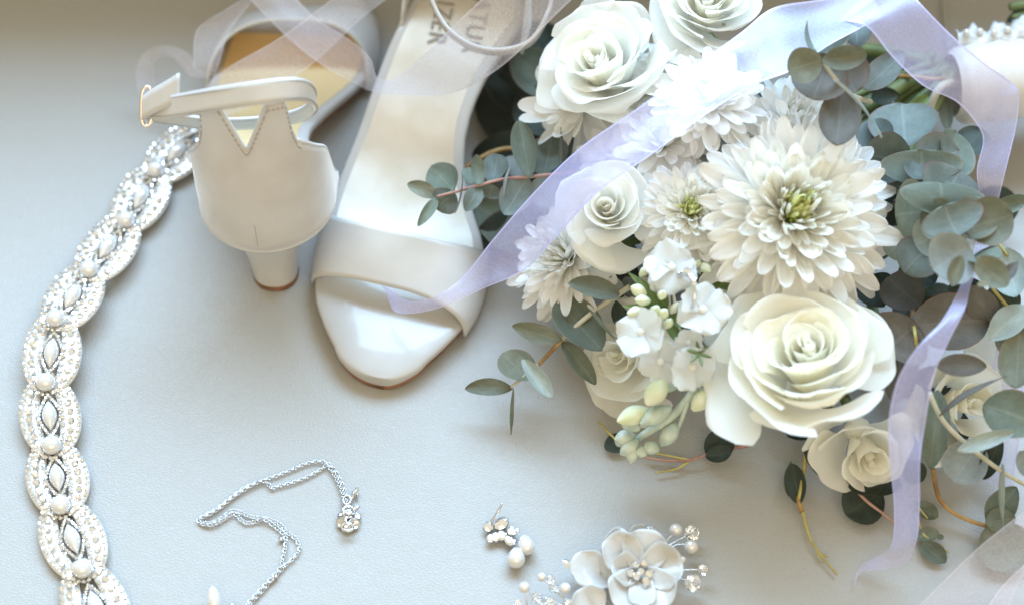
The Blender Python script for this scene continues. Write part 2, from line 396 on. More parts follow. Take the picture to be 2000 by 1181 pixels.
# ------------------------------------------------------------------ the leather surface
def ground_fn(a, b):
    x = -1.2 + 2.4 * a; y = -0.9 + 2.1 * b
    return Vector((x, y, -0.0004 + 0.0004 * noise.noise(Vector((x * 9, y * 9, 0)))))
ground = part(None, 'leather_surface', grid(ground_fn, 121, 105), M_LEATHER)
tag(ground, 'pale grained leather seat that everything lies on', None, kind='structure')
seam_pts = [P(1836, -160, 0), P(1840, -60, 0), P(1843, 20, 0), P(1850, 80, 0), P(1860, 160, 0)]
part(ground, 'seam', tube([Vector(p) + Vector((0, 0, 0.0002)) for p in cr(seam_pts, 6)], 0.0016, 8), M_LEATHER)

# unseen backrest, added beyond the picture to keep the window light off the far strip of the seat
def back_fn(a, b):
    th = 2 * PI * a; cx, cz = math.cos(th), math.sin(th)
    return Vector((-1.2 + 2.4 * b, 0.315 + 0.065 * math.copysign(abs(cx) ** 0.45, cx), 0.115 + 0.125 * math.copysign(abs(cz) ** 0.45, cz)))
back = part(None, 'shading_backrest', grid(back_fn, 32, 40, True)[:2], M_LEATHER)
tag(back, 'unseen padded leather backrest added to shade the far seat', None, kind='structure')

# ------------------------------------------------------------------ sandals
FZ = [(-2.2, 9.6), (3, 10.6), (12, 11.6), (28, 12.2), (50, 11.2), (70, 11.2), (88, 13.6), (104, 18), (122, 25), (140, 36), (158, 46), (176, 54), (195, 59), (212, 61.5), (230, 62.5)]
LW = [(-2.2, 0.6), (-2.0, -5.2), (-1.5, -8.6), (-0.6, -11.8), (1, -15.4), (3.5, -19.0), (7, -22.8), (12, -26), (18, -30.7), (25, -35.3), (35, -41), (48, -45), (61, -47.3), (75, -48.5), (86, -49), (99, -48.5), (116, -46), (135, -41.8), (154, -38.5), (171, -35.5), (185, -32.5), (197, -30), (208, -26.5), (217, -20.5), (224, -12.5), (227.5, -5), (228.6, 0)]
RW = [(-2.2, 0.9), (-2.0, 5.2), (-1.5, 7.4), (-0.6, 9.4), (1, 12), (3.5, 15), (7, 18.4), (12, 21), (18, 25), (25, 28.8), (35, 33.5), (48, 36.5), (61, 37), (75, 35.5), (86, 32.5), (99, 25.5), (116, 17), (135, 13), (154, 15), (171, 20.5), (185, 27), (197, 31), (208, 29), (217, 23.5), (224, 15.5), (227.5, 8), (228.6, 3)]
fz = lambda s: sinterp(FZ, s); lw_ = lambda s: sinterp(LW, s); rw_ = lambda s: sinterp(RW, s)
STAT = [-2.2, -2.0, -1.6, -1.0, 0, 1.2, 2.5, 4, 6, 9, 12, 16, 22, 28, 35, 42, 48, 55, 61, 68, 75, 82, 90, 98, 107, 116, 125, 135, 145, 154, 163, 171, 178, 185, 191, 197, 203, 208, 213, 217, 221, 224, 226, 227.5, 228.3, 228.6]

def sandal(name, label, toe, ang, mir, strap_loop, loop_dirs, text=False, buckle=None, lining_mat=None):
    ax = Vector((math.cos(ang), math.sin(ang), 0)); nn = Vector((ax.y, -ax.x, 0)) * mir
    toe = Vector((toe[0], toe[1], 0))
    def W(s, w, z): return toe + ax * (s * 0.001) + nn * (w * 0.001) + Vector((0, 0, z * 0.001))
    t = thing(name, label, 'sandal', tuple(W(200, 0, 0)), 'pair of white bridal sandals')
    flip = (mir < 0)
    def fx(vf):
        if flip: return (vf[0], [tuple(reversed(f)) for f in vf[1]]) + tuple(vf[2:])
        return vf
    # wrapped footbed
    T = 7.0
    def ring(s, a, inset=0.0, top=0.0, bot=T, rnd=1.0):
        l, r = lw_(s) + inset, rw_(s) - inset
        if r < l: l = r = (l + r) / 2
        c = (l + r) / 2; h = (r - l) / 2
        th = 2 * PI * a
        cx = math.cos(th); sx = math.sin(th)
        ex = 0.42 if s < 60 else 0.38; ez = 0.72 if s < 60 else 0.55
        X = math.copysign(abs(cx) ** ex, cx); Z = math.copysign(abs(sx) ** ez, sx)
        zt = fz(s) + top; zb = fz(s) - bot
        zm = (zt + zb) / 2; hz = (zt - zb) / 2
        cup = 1.2 * (abs(X) ** 3) * (1 if s > 80 else 0) * max(0, Z)
        return W(s, c + h * X, zm + hz * Z + cup)
    def loft(inset, top, bot, s0=-3, s1=229, n=40):
        st = [s for s in STAT if s0 <= s <= s1]
        V = []; F = []
        for i, s in enumerate(st):
            for j in range(n): V.append(ring(s, j / n, inset, top, bot))
        for i in range(len(st) - 1):
            for j in range(n):
                j2 = (j + 1) % n
                F.append((i * n + j, (i + 1) * n + j, (i + 1) * n + j2, i * n + j2))
        F.append(tuple(range(n))); F.append(tuple((len(st) - 1) * n + j for j in range(n - 1, -1, -1)))
        return fx((V, F))
    part(t, 'footbed', loft(0, 0, T), M_PAD)
    part(t, 'outsole', loft(1.2, -T + 0.4, T + 3.2), M_SOLE)
    # silver insole sheet
    def ins(a, b):
        s = 52 + (225.5 - 52) * b
        l, r = lw_(s) + 5.5, rw_(s) - 5.5
        if s > 205:
            k = math.sqrt(max(0, 1 - ((s - 205) / 20.8) ** 2)); m = (lw_(205) + rw_(205)) / 2
            l = m + (lw_(205) + 5.5 - m) * k; r = m + (rw_(205) - 5.5 - m) * k
        x = 2 * a - 1
        return W(s, l + (r - l) * a, fz(s) + 0.9 - 0.5 * (x * x) ** 2 - (1.5 * (1 - x * x) if 100 < s else 1.5 * (1 - x * x) * max(0, (s - 52) / 48)) * 0.35)
    insole = part(t, 'insole', fx(grid(ins, 17, 60)), lining_mat or M_SILVER)
    # vamp strap
    SF = [(0, 49), (0.2, 46), (0.45, 42.5), (0.75, 36.5), (1, 33)]
    SR = [(0, 90), (0.18, 78), (0.38, 68), (0.6, 65), (0.82, 72), (1, 84)]
    def vamp(a, b):
        a = min(max(a, 0), 1)
        s = sinterp(SR, a) * (1 - b) + sinterp(SF, a) * b
        l, r = lw_(s) - 1.6, rw_(s) + 1.6; c = (l + r) / 2; h = (r - l) / 2
        th = PI * (1 - a); cx = math.cos(th); sx = max(0, math.sin(th))
        X = math.copysign(abs(cx) ** 0.72, cx)
        H = 34 * (1 - b) + 19 * b
        return W(s, c + h * X, fz(s) - 7.5 + H * sx ** 0.85 + 0.6 * math.sin(PI * b))
    part(t, 'vamp_strap', fx(grid(vamp, 41, 13)), M_STRAP, solid=0.0018, off=0)
    def lining(a, b):
        p = vamp(0.03 + 0.94 * a, 0.04 + 0.92 * b); s = 60
        c = W(62, -5, 6); return p + (c - p).normalized() * 0.0016
    part(t, 'strap_lining', fx(grid(lining, 31, 9)), M_WARMLINE)
    # heel block
    def hl(a, b):
        th = 2 * PI * a; q = b
        # top section: heel seat outline, flat front face
        cs, sn = math.cos(th), math.sin(th)
        s_t = 203 + (25.0 * cs if cs > 0 else 19 * math.copysign(abs(cs) ** 0.6, cs)); w_t = 1.0 + 27.5 * math.copysign(abs(sn) ** 0.8, sn)
        s_b = 205 + (10.5 * cs if cs > 0 else 9 * math.copysign(abs(cs) ** 0.6, cs)); w_b = 0.5 + 11.2 * math.copysign(abs(sn) ** 0.85, sn)
        k = (1 - q) ** 2.4 * 0.94 + (1 - q) * 0.06
        s = s_b + (s_t - s_b) * k; wv = w_b + (w_t - w_b) * k
        zt = fz(min(s_t, 228)) - 6.5
        return W(s, wv, 3.4 + (zt - 3.4) * (1 - q))
    part(t, 'heel', fx(grid(hl, 36, 16, True)), M_STRAP)
    def tip(a, b):
        th = 2 * PI * a; cs, sn = math.cos(th), math.sin(th)
        k = 1.0 if b > 0.2 and b < 0.9 else (0.0 if b > 0.9 else 0.97)
        s_b = 205 + (10.7 * cs if cs > 0 else 9.2 * math.copysign(abs(cs) ** 0.6, cs)) * k; w_b = 0.5 + 11.4 * math.copysign(abs(sn) ** 0.85, sn) * k
        return W(s_b, w_b, 3.5 * (1 - min(b * 1.25, 1)) + 0.1)
    part(t, 'heel_tip', fx(grid(tip, 36, 6, True)), M_SOLE)
    # heel counter with two prongs
    HT = [(0, 116), (1.5, 116.6), (4, 119.5), (20, 141), (36, 141), (39, 124), (43, 116), (52, 110), (62, 104.5), (72, 99.5), (80, 95), (86, 89), (98, 66), (108, 55)]
    def ctop(th):
        k = min(max((abs(th) - 36) / 20, 0), 1) * (1 if abs(th) < 90 else max(0, 1 - (abs(th) - 90) / 14))
        return sinterp(HT, abs(th)) + math.copysign(3.2, th) * k if abs(th) > 43 else interp(HT, abs(th))
    def ctr(thd):
        a = math.radians(min(abs(thd), 90)); sg = math.copysign(1, thd)
        s = 197 + 32.4 * math.cos(a); wv = 1.0 + sg * 32.4 * math.sin(a)
        if abs(thd) > 90: s -= (abs(thd) - 90) * 0.9; wv = 1.0 + sg * (32.4 + (-(abs(thd) - 90) * 0.03))
        return s, wv
    def counter_pt(thd, z):
        s, wv = ctr(thd); k = z - 55
        ln = 0.16 * k + (2.5 * math.sin(PI * min(max(k / 60, 0), 1)) * -1)
        return W(s - ln * max(0.15, math.cos(math.radians(min(abs(thd), 90)))), wv * (1 - 0.0004 * max(k, 0)), z)
    ths = sorted(set([-108 + 4 * i for i in range(55)] + [x * sg for x in (0, 1, 2, 3, 19, 20, 37, 38, 38.7, 39.4, 40.2, 41, 42, 43) for sg in (1, -1)]))
    V = []; F = []; nr = 14
    for th in ths:
        zb = 52.5 if abs(th) < 95 else 52.5 - (abs(th) - 95) * 0.25; ht = max(ctop(th), zb + 1)
        for j in range(nr):
            q = j / (nr - 1); V.append(counter_pt(th, zb + (ht - zb) * q))
    for i in range(len(ths) - 1):
        for j in range(nr - 1):
            F.append((i * nr + j, (i + 1) * nr + j, (i + 1) * nr + j + 1, i * nr + j + 1))
    ct = part(t, 'heel_counter', fx((V, F)), M_COUNTER, solid=0.0016, off=0)
    # piping along the lower and upper edges, back seam, stitches
    low = [counter_pt(-104 + 4 * i, 52.8) for i in range(53)]
    topl = [counter_pt(th, max(ctop(th), 53) + 0.2) for th in ths if abs(th) <= 104]
    part(ct, 'piping', join([tube(low, 0.0011, 6), tube(topl, 0.0010, 6)]), M_STRAP)
    sm = [counter_pt(0, 54 + i) + (counter_pt(0, 54 + i) - counter_pt(180, 54)).normalized() * 0.0006 for i in range(0, 19, 2)]
    part(ct, 'back_seam', tube(sm, 0.00035, 5), M_STITCH)
    st = []
    for i in range(len(ths) - 1):
        if abs(ths[i]) > 46: continue
        a0, a1 = ths[i], ths[i + 1]
        p0 = counter_pt(a0, interp(HT, abs(a0)) - 2.6); p1 = counter_pt(a1, interp(HT, abs(a1)) - 2.6)
        L = (p1 - p0).length; n = max(1, int(L / 0.0028))
        for k in range(n):
            q0 = p0.lerp(p1, k / n); q1 = p0.lerp(p1, (k + 0.55) / n)
            outw = (q0 - W(197, 1, q0.z * 1000)).normalized() * 0.0009
            st.append(tube([q0 + outw, q1 + outw], 0.00036, 4))
    part(ct, 'stitching', join(st), M_STITCH, kind='stuff')
    # ankle strap
    ctrl = [tuple(P(*q)) + tuple(d) for q, d in zip(strap_loop, loop_dirs)]
    pts = cr(ctrl, 10)
    def band(a, b):
        x = b * (len(pts) - 1); i = min(int(x), len(pts) - 2); f = x - i
        q = [p0 + (p1 - p0) * f for p0, p1 in zip(pts[i], pts[i + 1])]
        d = Vector(q[3:6])
        return Vector(q[:3]) + d * (a - 0.5) * 0.001
    n = len(pts)
    bandv = grid(band, 5, n)
    cen = Vector((0, 0, 0))
    for p in pts: cen += Vector(p[:3])
    cen /= n
    ank = part(t, 'ankle_strap', bandv, M_STRAP, solid=0.0019, off=0)
    def inner(a, b):
        p = band(0.08 + 0.84 * a, b); q = cen - p; q.z *= 0.2
        return p + q.normalized() * 0.00125
    part(ank, 'strap_lining', grid(inner, 4, n), M_SILVER)
    ed = []
    for e in (0.14, 0.86):
        m = n * 3
        for k in range(0, m - 1):
            p0 = band(e, k / m); p1 = band(e, (k + 0.55) / m)
            q = p0 - cen; q.z *= 0.2; q = q.normalized() * 0.00115
            ed.append(tube([p0 + q, p1 + q], 0.00036, 4))
    part(ank, 'stitching', join(ed), M_STITCH, kind='stuff')
    if buckle:
        c = P(*buckle)
        rp = []
        for k in range(25):
            a = 2 * PI * k / 24; ca, sa = math.cos(a), math.sin(a)
            rp.append(c + Vector((0.0024 * math.copysign(abs(ca) ** 0.7, ca), 0.0, 0)) + Vector((0.05, 0.72, 0.70)).normalized() * (0.0088 * math.copysign(abs(sa) ** 0.7, sa)) + Vector((0, -0.0012, 0.0012)))
        bk = part(ank, 'buckle', tube(rp, 0.0009, 8, False), M_GOLD)
        # loose strap end passing through the buckle
        e0 = [(282, 212, 122), (300, 200, 126), (325, 187, 131), (352, 172, 136)]
        dd = [(0.05, 0.74, 0.67)] * 4
        ep = cr([tuple(P(*q) + Vector((0, -0.0018, 0.0022))) for q in e0], 6)
        def endf(a, b):
            x = b * (len(ep) - 1); i = min(int(x), len(ep) - 2); f = x - i
            p = Vector(ep[i]).lerp(Vector(ep[i + 1]), f)
            return p + Vector((0.05 - 0.25 * max(0, b - 0.85), 0.74, 0.67)).normalized() * (a - 0.5) * (0.0108 + 0.002 * b)
        part(ank, 'strap_end', grid(endf, 5, len(ep)), M_STRAP, solid=0.0018, off=0)
    if text:
        for (line, s_start, wb) in (('NATUR', 214, 3.0), ('ALIZER', 214, -15.5)):
            fc = bpy.data.curves.new('print', 'FONT'); fc.body = line; fc.size = 13.5; fc.space_character = 1.12
            to = bpy.data.objects.new('print', fc); col.objects.link(to)
            dg = bpy.context.evaluated_depsgraph_get(); me = to.evaluated_get(dg).to_mesh()
            vs = [v.co.copy() for v in me.vertices]; fs = [tuple(p.vertices) for p in me.polygons]
            to.evaluated_get(dg).to_mesh_clear(); bpy.data.objects.remove(to); bpy.data.curves.remove(fc)
            VV = [W(s_start - v.x * 0.86, wb + v.y, fz(s_start - v.x * 0.86) + 1.25) for v in vs]
            part(insole, 'printed_lettering', (VV, fs), M_PRINT, smooth=False)
    return t, W

toe2 = P(742, 742, 4)
loop2 = [(880, -105, 128), (842, -25, 100), (846, 8, 95), (876, 60, 88), (925, 93, 83), (980, 101, 81), (1034, 84, 84), (1064, 40, 92), (1076, -8, 100), (1055, -90, 128), (960, -135, 146), (880, -105, 128)]
dirs2 = [(0, -3, 10), (0, -4, 9.5)] + [(0, -5.2, 8.6)] * 7 + [(0, -3, 10)] * 3
sandal('sandal', 'open toed white patent sandal with its toe towards the viewer and silver insole showing', toe2, math.radians(78.3), 1, loop2, dirs2, text=True)
# second sandal: heel tip at the given pixel, pointing away
ht = P(538, 535, 0); a1 = math.radians(87.0)
toe1 = ht + Vector((math.cos(a1), math.sin(a1), 0)) * 0.205
loop1 = [(282, 212, 120), (320, 211, 128), (370, 203, 137), (430, 192, 146), (500, 182, 151), (560, 175, 150), (598, 178, 143), (614, 196, 132), (602, 218, 122), (560, 232, 114), (500, 240, 109), (440, 242, 107), (380, 238, 107), (325, 229, 110), (290, 219, 114), (282, 212, 120)]
dirs1 = [(0, 6.5, 7), (0, 7.6, 7), (0, 7.8, 7.2), (0, 7.8, 7.2), (0, 7.8, 7.2), (0, 7.5, 7.4), (1, 5, 9), (0, 2, 10), (0, -1, 10), (0, -2, 9.5), (0, -2, 9), (0, -2, 9), (0, -2, 9), (0, -1, 9.5), (0, 3, 9), (0, 6.5, 7)]
sandal('sandal', 'white block heeled sandal seen from behind with its ankle strap buckled', toe1, a1 + PI, -1, loop1, dirs1, buckle=(288, 208, 122), lining_mat=M_WARMLINE)  # this insole also carries the warm room reflection as colour

# ------------------------------------------------------------------ pearl belt
RP = [(214, 1262, 3), (163, 1115, 3), (121, 991, 3.5), (103, 874, 5), (92, 751, 8), (110, 628, 11), (175, 533, 9), (247, 436, 6), (305, 338, 5), (385, 262, 5)]
belt = thing('pearl_belt', 'beaded bridal belt of rhinestone links and pearls curving over the leather', 'belt', tuple(P(103, 874, 0)))
for i in range(len(RP) - 1):
    A = P(*RP[i]); B = P(*RP[i + 1]); d = B - A; L = d.length
    x = d.normalized(); zv = Vector((0, 0, 1)); y = zv.cross(x).normalized(); zv = x.cross(y)
    mid = (A + B) / 2; half = 0.0129
    band_c = {}
    plate = []; stones = []; beads = []
    rnd = random.Random(i)
    for sg in (1, -1):
        sk = 0.06 * sg
        def arm(q, off, sg=sg, sk=sk):
            # q 0..1 along, off across the arm in mm (0 centre)
            ang = PI * (q * 1.12 - 0.06)
            cx = -math.cos(ang) * L * 0.60 + sk * L * math.sin(ang); r = (half - 0.0040 + off * 0.001) * math.sin(max(min(ang, PI), 0)) ** 1.1 if 0 < ang < PI else 0
            base = 0.0028 + off * 0.0006
            return mid + x * (cx * (1 + off * 0.012)) + y * sg * (r + base * 0.4)
        def pl(a, b, arm=arm): return arm(a, -4.4 + 8.2 * b) - zv * 0.0008
        plate.append(grid(pl, 25, 4)[:2])
        for (off, r, n) in ((-3.3, 0.00115, 17), (-0.2, 0.0019, 14), (2.8, 0.0011, 22)):
            for k in range(n):
                q = (k + 0.5) / n; p = arm(q, off)
                if min((p - A).length, (p - B).length) < 0.0052: continue
                tiltm = frame(zv + Vector((rnd.uniform(-.5, .5), rnd.uniform(-.5, .5), 0)) * 0.6, rnd.uniform(0, 1))
                stones.append(gem(p + zv * (0.0010 if off else 0.0013), r * rnd.uniform(0.92, 1.08), tiltm, 0.8, 6 if off else 8))
    cluster = part(belt, 'rhinestone_link', join([(p[0], p[1]) for p in plate]), M_BEAD, solid=0.0012, off=-1)
    g1 = [g for k, g in enumerate(stones) if k % 6]; g2 = [g for k, g in enumerate(stones) if not k % 6]
    part(cluster, 'rhinestones', join(g1), M_STONE, smooth=False, kind='stuff')
    part(cluster, 'warm_rhinestones', join(g2), M_STONEW, smooth=False, kind='stuff')
    # marquise pearl with its bead ring
    Mx = Matrix((x, y, zv)).transposed()
    mq = []
    hl_, hw_ = L * 0.235, 0.0036
    def marq(a, b):
        t = 2 * a - 1; th = PI * (1 - b); rr = (1 - abs(t) ** 1.8)
        return mid + x * (t * hl_) + y * (math.cos(th) * hw_ * rr) + zv * (0.0006 + math.sin(th) * 0.0042 * rr ** 0.8)
    part(belt, 'marquise_pearl', grid(marq, 19, 11)[:2], M_PEARL)
    for k in range(30):
        a = 2 * PI * k / 30
        e = 1.0 / (abs(math.cos(a)) ** 1.25 + abs(math.sin(a)) ** 1.25) ** (1 / 1.25)
        p = mid + x * math.cos(a) * e * (hl_ + 0.0030) + y * math.sin(a) * e * (hw_ + 0.0017) + zv * 0.0006
        beads.append(gem(p, 0.0010, frame(zv + Vector((rnd.uniform(-.4, .4), rnd.uniform(-.4, .4), 0))), 0.9, 6))
    for k in range(15):
        a = 2 * PI * k / 15; p = A + x * math.cos(a) * 0.0056 + y * math.sin(a) * 0.0056 + zv * 0.001
        beads.append(gem(p, 0.0011, frame(zv + Vector((rnd.uniform(-.4, .4), rnd.uniform(-.4, .4), 0))), 0.9, 6))
    part(belt, 'bead_ring', join(beads), M_STONE, smooth=False, kind='stuff')
    part(belt, 'pearl', ball(A + zv * 0.0030, 0.0046, 0.0046, 0.0042, Mx, 18, 12), M_PEARL)
    part(belt, 'satin_backing', tube([A - zv * 0.0018, mid - zv * 0.0018, B - zv * 0.0018], 0.0009, 6), M_SATIN)

# ------------------------------------------------------------------ necklace
def torus_link(c, d, up, rl, rw, rt):
    d = d.normalized(); s = d.cross(up).normalized()
    pts = [c + d * (rl * math.cos(2 * PI * k / 8)) + s * (rw * math.sin(2 * PI * k / 8)) for k in range(8)]
    V = []; F = []
    nrm = d.cross(s)
    for k, p in enumerate(pts):
        o = (p - c).normalized()
        for j in range(4):
            a = PI / 2 * j + PI / 4; V.append(p + (o * math.cos(a) + nrm * math.sin(a)) * rt)
    for k in range(8):
        for j in range(4):
            k2 = (k + 1) % 8; j2 = (j + 1) % 4
            F.append((k * 4 + j, k2 * 4 + j, k2 * 4 + j2, k * 4 + j2))
    return V, F
def chain(pix, step=0.00165):
    pts = [Vector(p) for p in cr([tuple(P(u, v, z)) for u, v, z in pix], 14)]
    out = []; acc = 0; k = 0
    for a, b in zip(pts, pts[1:]):
        L = (b - a).length
        while acc < L:
            c = a.lerp(b, acc / L); up = Vector((0, 0, 1)) if k % 2 else (b - a).cross(Vector((0, 0, 1))).normalized() * 0.7 + Vector((0, 0, 0.7))
            out.append(torus_link(c, b - a, up, 0.00125, 0.00085, 0.00026)); acc += step; k += 1
        acc -= L
    return out
neck = thing('necklace', 'fine silver necklace chain lying in loops with a small rose pendant', 'necklace', tuple(P(560, 990, 0)))
S1 = [(681, 985, 1.4), (672, 955, 1.2), (658, 924, 1), (642, 906, 1), (625, 900, 1), (600, 904, 1), (570, 916, 1), (540, 928, 1), (510, 938, 1), (480, 950, 1), (455, 968, 1), (430, 988, 1), (405, 1003, 1), (392, 1011, 1), (395, 1019, 1), (415, 1020, 1), (435, 1010, 1), (450, 998, 1), (465, 998, 1), (490, 1008, 1), (520, 1012, 1), (545, 1022, 1), (560, 1038, 1), (578, 1052, 1), (585, 1070, 1), (576, 1086, 1), (558, 1103, 1), (540, 1122, 1), (515, 1150, 1), (490, 1178, 1), (478, 1195, 1)]
S2 = [(677, 985, 1.6), (667, 955, 1.4), (654, 928, 1.2), (640, 908, 1.6), (628, 915, 1), (605, 928, 1), (575, 940, 1), (545, 948, 1), (530, 952, 1), (522, 942, 1), (508, 939, 1.8), (480, 954, 1.5), (452, 972, 1.5), (428, 992, 1.5), (400, 1008, 1.5), (388, 1012, 1), (392, 1021, 1), (412, 1024, 1.5), (432, 1016, 1.5), (452, 1003, 1.5), (462, 1005, 1), (470, 1014, 1), (482, 1020, 1), (500, 1018, 1), (515, 1013, 1.8), (535, 1026, 1), (552, 1040, 1), (558, 1052, 1), (556, 1075, 1), (552, 1092, 1), (547, 1108, 1.5), (530, 1128, 1.5), (508, 1152, 1.5), (484, 1178, 1.5), (470, 1195, 1.5)]
part(neck, 'chain', join(chain(S1) + chain(S2)), M_STEEL, kind='stuff')
part(neck, 'charm', join([ball(P(549, 1052, 1.3), 0.0014, nu=8, nv=6), ball(P(539, 1124, 1.6), 0.0013, nu=8, nv=6), ball(P(533, 1131, 1.6), 0.001, nu=8, nv=6)]), M_STEEL)
pc = P(681, 1012, 2)
part(neck, 'bail', tube([P(678, 978, 1) + Vector((0.0018 * math.cos(a * PI / 6), 0.0024 * math.sin(a * PI / 6), 0.0012)) for a in range(13)], 0.0006, 6, False), M_STEEL)
def rose_petal_ring(c, r, a0, a1, h, tilt):
    pts = []
    for k in range(9):
        a = a0 + (a1 - a0) * k / 8
        pts.append(c + Vector((r * math.cos(a), r * 1.15 * math.sin(a), h + 0.0006 * math.sin(PI * k / 8))))
    return tube(pts, lambda q: 0.00035 + 0.00055 * math.sin(PI * q), 6)
for k in range(6):
    a = k * PI / 3 + 0.4; c = pc + Vector((0.0030 * math.cos(a), 0.0036 * math.sin(a) - 0.0006, 0))
    Mq = frame(Vector((math.cos(a) * 0.5, math.sin(a) * 0.5, 0.8)))
    def ptl(u_, v_, c=c, Mq=Mq):
        th = 2 * PI * u_; r = 0.0026 * v_
        return c + Mq @ Vector((r * math.cos(th), r * 1.1 * math.sin(th), 0.0009 * v_ ** 3))
    part(neck, 'pendant_petal', grid(ptl, 14, 5, True)[:2], M_STEEL, solid=0.0004)
part(neck, 'pendant_swirl', join([rose_petal_ring(pc + Vector((0, 0.0022, 0)), 0.0026, 0.2, 5.5, 0.0022, 0), rose_petal_ring(pc + Vector((0.0002, 0.0020, 0)), 0.0014, 2.0, 7.5, 0.003, 0), rose_petal_ring(pc + Vector((0.0006, -0.0024, 0)), 0.0018, 0.5, 6.0, 0.0022, 0), rose_petal_ring(pc + Vector((0.0003, -0.0045, 0)), 0.0026, 3.2, 6.2, 0.0016, 0)]), M_STEEL)
def leafpiece(base, tipp, wd, lift=0.001):
    d = tipp - base; s = d.cross(Vector((0, 0, 1))).normalized()
    def fn(a, b):
        ww = wd * math.sin(PI * (0.04 + 0.96 * b) ** 0.8) if b < 1 else 0
        return base + d * b + s * ww * (a - 0.5) + Vector((0, 0, lift * math.sin(PI * a) + 0.0005))
    return grid(fn, 5, 7)[:2]
part(neck, 'pendant_leaf', leafpiece(P(686, 998, 2), P(702, 990, 2), 0.0022), M_STEEL, solid=0.0005)
part(neck, 'clasp', join([tube([P(686, 979, 1), P(690, 965, 2.5), P(697, 955, 2.5), P(698, 972, 1)], 0.0006, 6), ball(P(690, 962, 2), 0.001, nu=8, nv=6), ball(P(697, 955, 2.2), 0.001, nu=8, nv=6)]), M_STEEL)

# ------------------------------------------------------------------ earrings
def teardrop(c, r, L, axis, n=16):
    Mq = frame(axis)
    def fn(a, b):
        th = 2 * PI * a; q = PI * b
        rr = r * math.sin(q) * (1 - 0.22 * math.cos(q)); zz = L * math.cos(q)
        return c + Mq @ Vector((rr * math.cos(th), rr * math.sin(th), zz))
    return grid(fn, n, 11, True)[:2]
ear = thing('drop_earring', 'silver crystal earring with two drop pearls lying beside the hair comb', 'earring', tuple(P(985, 1050, 0)), 'pair of pearl drop earrings')
part(ear, 'pearl_drop', teardrop(P(1008, 1088, 4.2), 0.0041, 0.0050, P(1010, 1062, 4) - P(1007, 1100, 4)), M_PEARL)
part(ear, 'pearl_drop', teardrop(P(1027, 1063, 4.2), 0.0038, 0.0050, P(1018, 1040, 4) - P(1030, 1080, 4)), M_PEARL)
for (b0, t0, wd) in (((962, 1032), (946, 1022), 20), ((964, 1042), (954, 1056), 16), ((968, 1030), (990, 1012), 22), ((978, 1048), (960, 1046), 18), ((990, 1034), (1008, 1040), 14), ((985, 1046), (1004, 1062), 16), ((975, 1036), (985, 1052), 18)):
    A = P(*b0, 2.5); B = P(*t0, 3.5); d = B - A; c = (A + B) / 2
    Mq = Matrix((d.normalized(), Vector((0, 0, 1)).cross(d).normalized(), Vector((0, 0, 1)))).transposed()
    g = gem((0, 0, 0), 1.0, None, 0.6, 8)
    part(ear, 'marquise_crystal', ([c + Mq @ Vector((v.x * d.length * 0.55, v.y * wd * 0.00013, v.z * 0.0022)) for v in g[0]], g[1]), M_STONE, smooth=False)
    part(ear, 'setting', ([c + Mq @ Vector((v.x * d.length * 0.6, v.y * wd * 0.00015, -0.0008 + v.z * 0.0018)) for v in g[0]], g[1]), M_STEEL)
part(ear, 'stone', join([gem(P(u, v, 3.5), 0.0011, None, 0.8, 8) for u, v in ((1000, 1030), (1010, 1034), (996, 1040), (1004, 1056))]), M_STEEL, smooth=False)
part(ear, 'post', tube(cr([tuple(P(960, 1018, 3)), tuple(P(968, 1006, 6)), tuple(P(974, 996, 8)), tuple(P(981, 982, 9))], 5), lambda q: 0.0008 - 0.0003 * q, 6), M_STEEL)
ear2 = thing('drop_earring', 'pearl earring half out of the picture beside the necklace chain', 'earring', tuple(P(418, 1190, 0)), 'pair of pearl drop earrings')
part(ear2, 'pearl_drop', teardrop(P(417, 1168, 6), 0.0030, 0.0058, P(416, 1150, 8) - P(420, 1190, 5)), M_PEARL)
part(ear2, 'pearl_drop', teardrop(P(436, 1204, 4), 0.0038, 0.0052, P(430, 1180, 4) - P(445, 1222, 4)), M_PEARL)
part(ear2, 'setting', join([gem(P(u, v, 3), 0.0018, None, 0.8, 8) for u, v in ((454, 1182), (464, 1196), (446, 1204))]), M_STEEL, smooth=False)

# ------------------------------------------------------------------ hair comb
comb = thing('hair_comb', 'hair comb of pearly shell petals, crystals and wired pearls', 'hair comb', tuple(P(1240, 1130, 0)))
def shell(base, tipp, wpx, cup, seed, name='shell_petal', z0=0):
    A = P(*base); B = P(*tipp); d = B - A; L = d.length; x = d.normalized()
    up = Vector((0, -0.25, 1)); y = up.cross(x).normalized(); zv = x.cross(y)
    wd = wpx / pxmm(A) * 0.001
    rnd = random.Random(seed); ph = rnd.uniform(0, 6)
    def fn(a, b):
        u_ = 2 * a - 1
        prof = (math.sin(PI * min(0.08 + 0.62 * b, 0.5)) ** 0.8) * (1 - max(0, b - 0.6) ** 2 * 0.9)
        rim = 1 - 0.28 * abs(u_) ** 3 * b
        return A + x * (L * b * rim) + y * (wd * 0.5 * u_ * prof * (1.0 if b < 0.97 else 0.95)) + zv * (cup * (u_ * u_ * 0.6 + b * b * 0.5) * 0.001 + 0.0012 * math.sin(3.1 * u_ + ph + 3 * b) * b - 0.0014 * math.exp(-(u_ / 0.2) ** 2) * (1 - b))
    return part(comb, name, grid(fn, 15, 13), M_SHELL, solid=0.00035)
fc = (1250, 1118, 9)
shell(fc, (1185, 1050, 14), 85, 5, 1)
shell(fc, (1268, 1035, 15), 95, 5, 2)
shell(fc, (1335, 1100, 14), 100, 5, 3)
shell(fc, (1300, 1190, 12), 105, 5, 4)
shell(fc, (1215, 1195, 12), 100, 5, 5)
shell(fc, (1192, 1110, 12), 70, 5, 9)
shell((1195, 1138, 6), (1118, 1092, 8), 78, 4, 6)
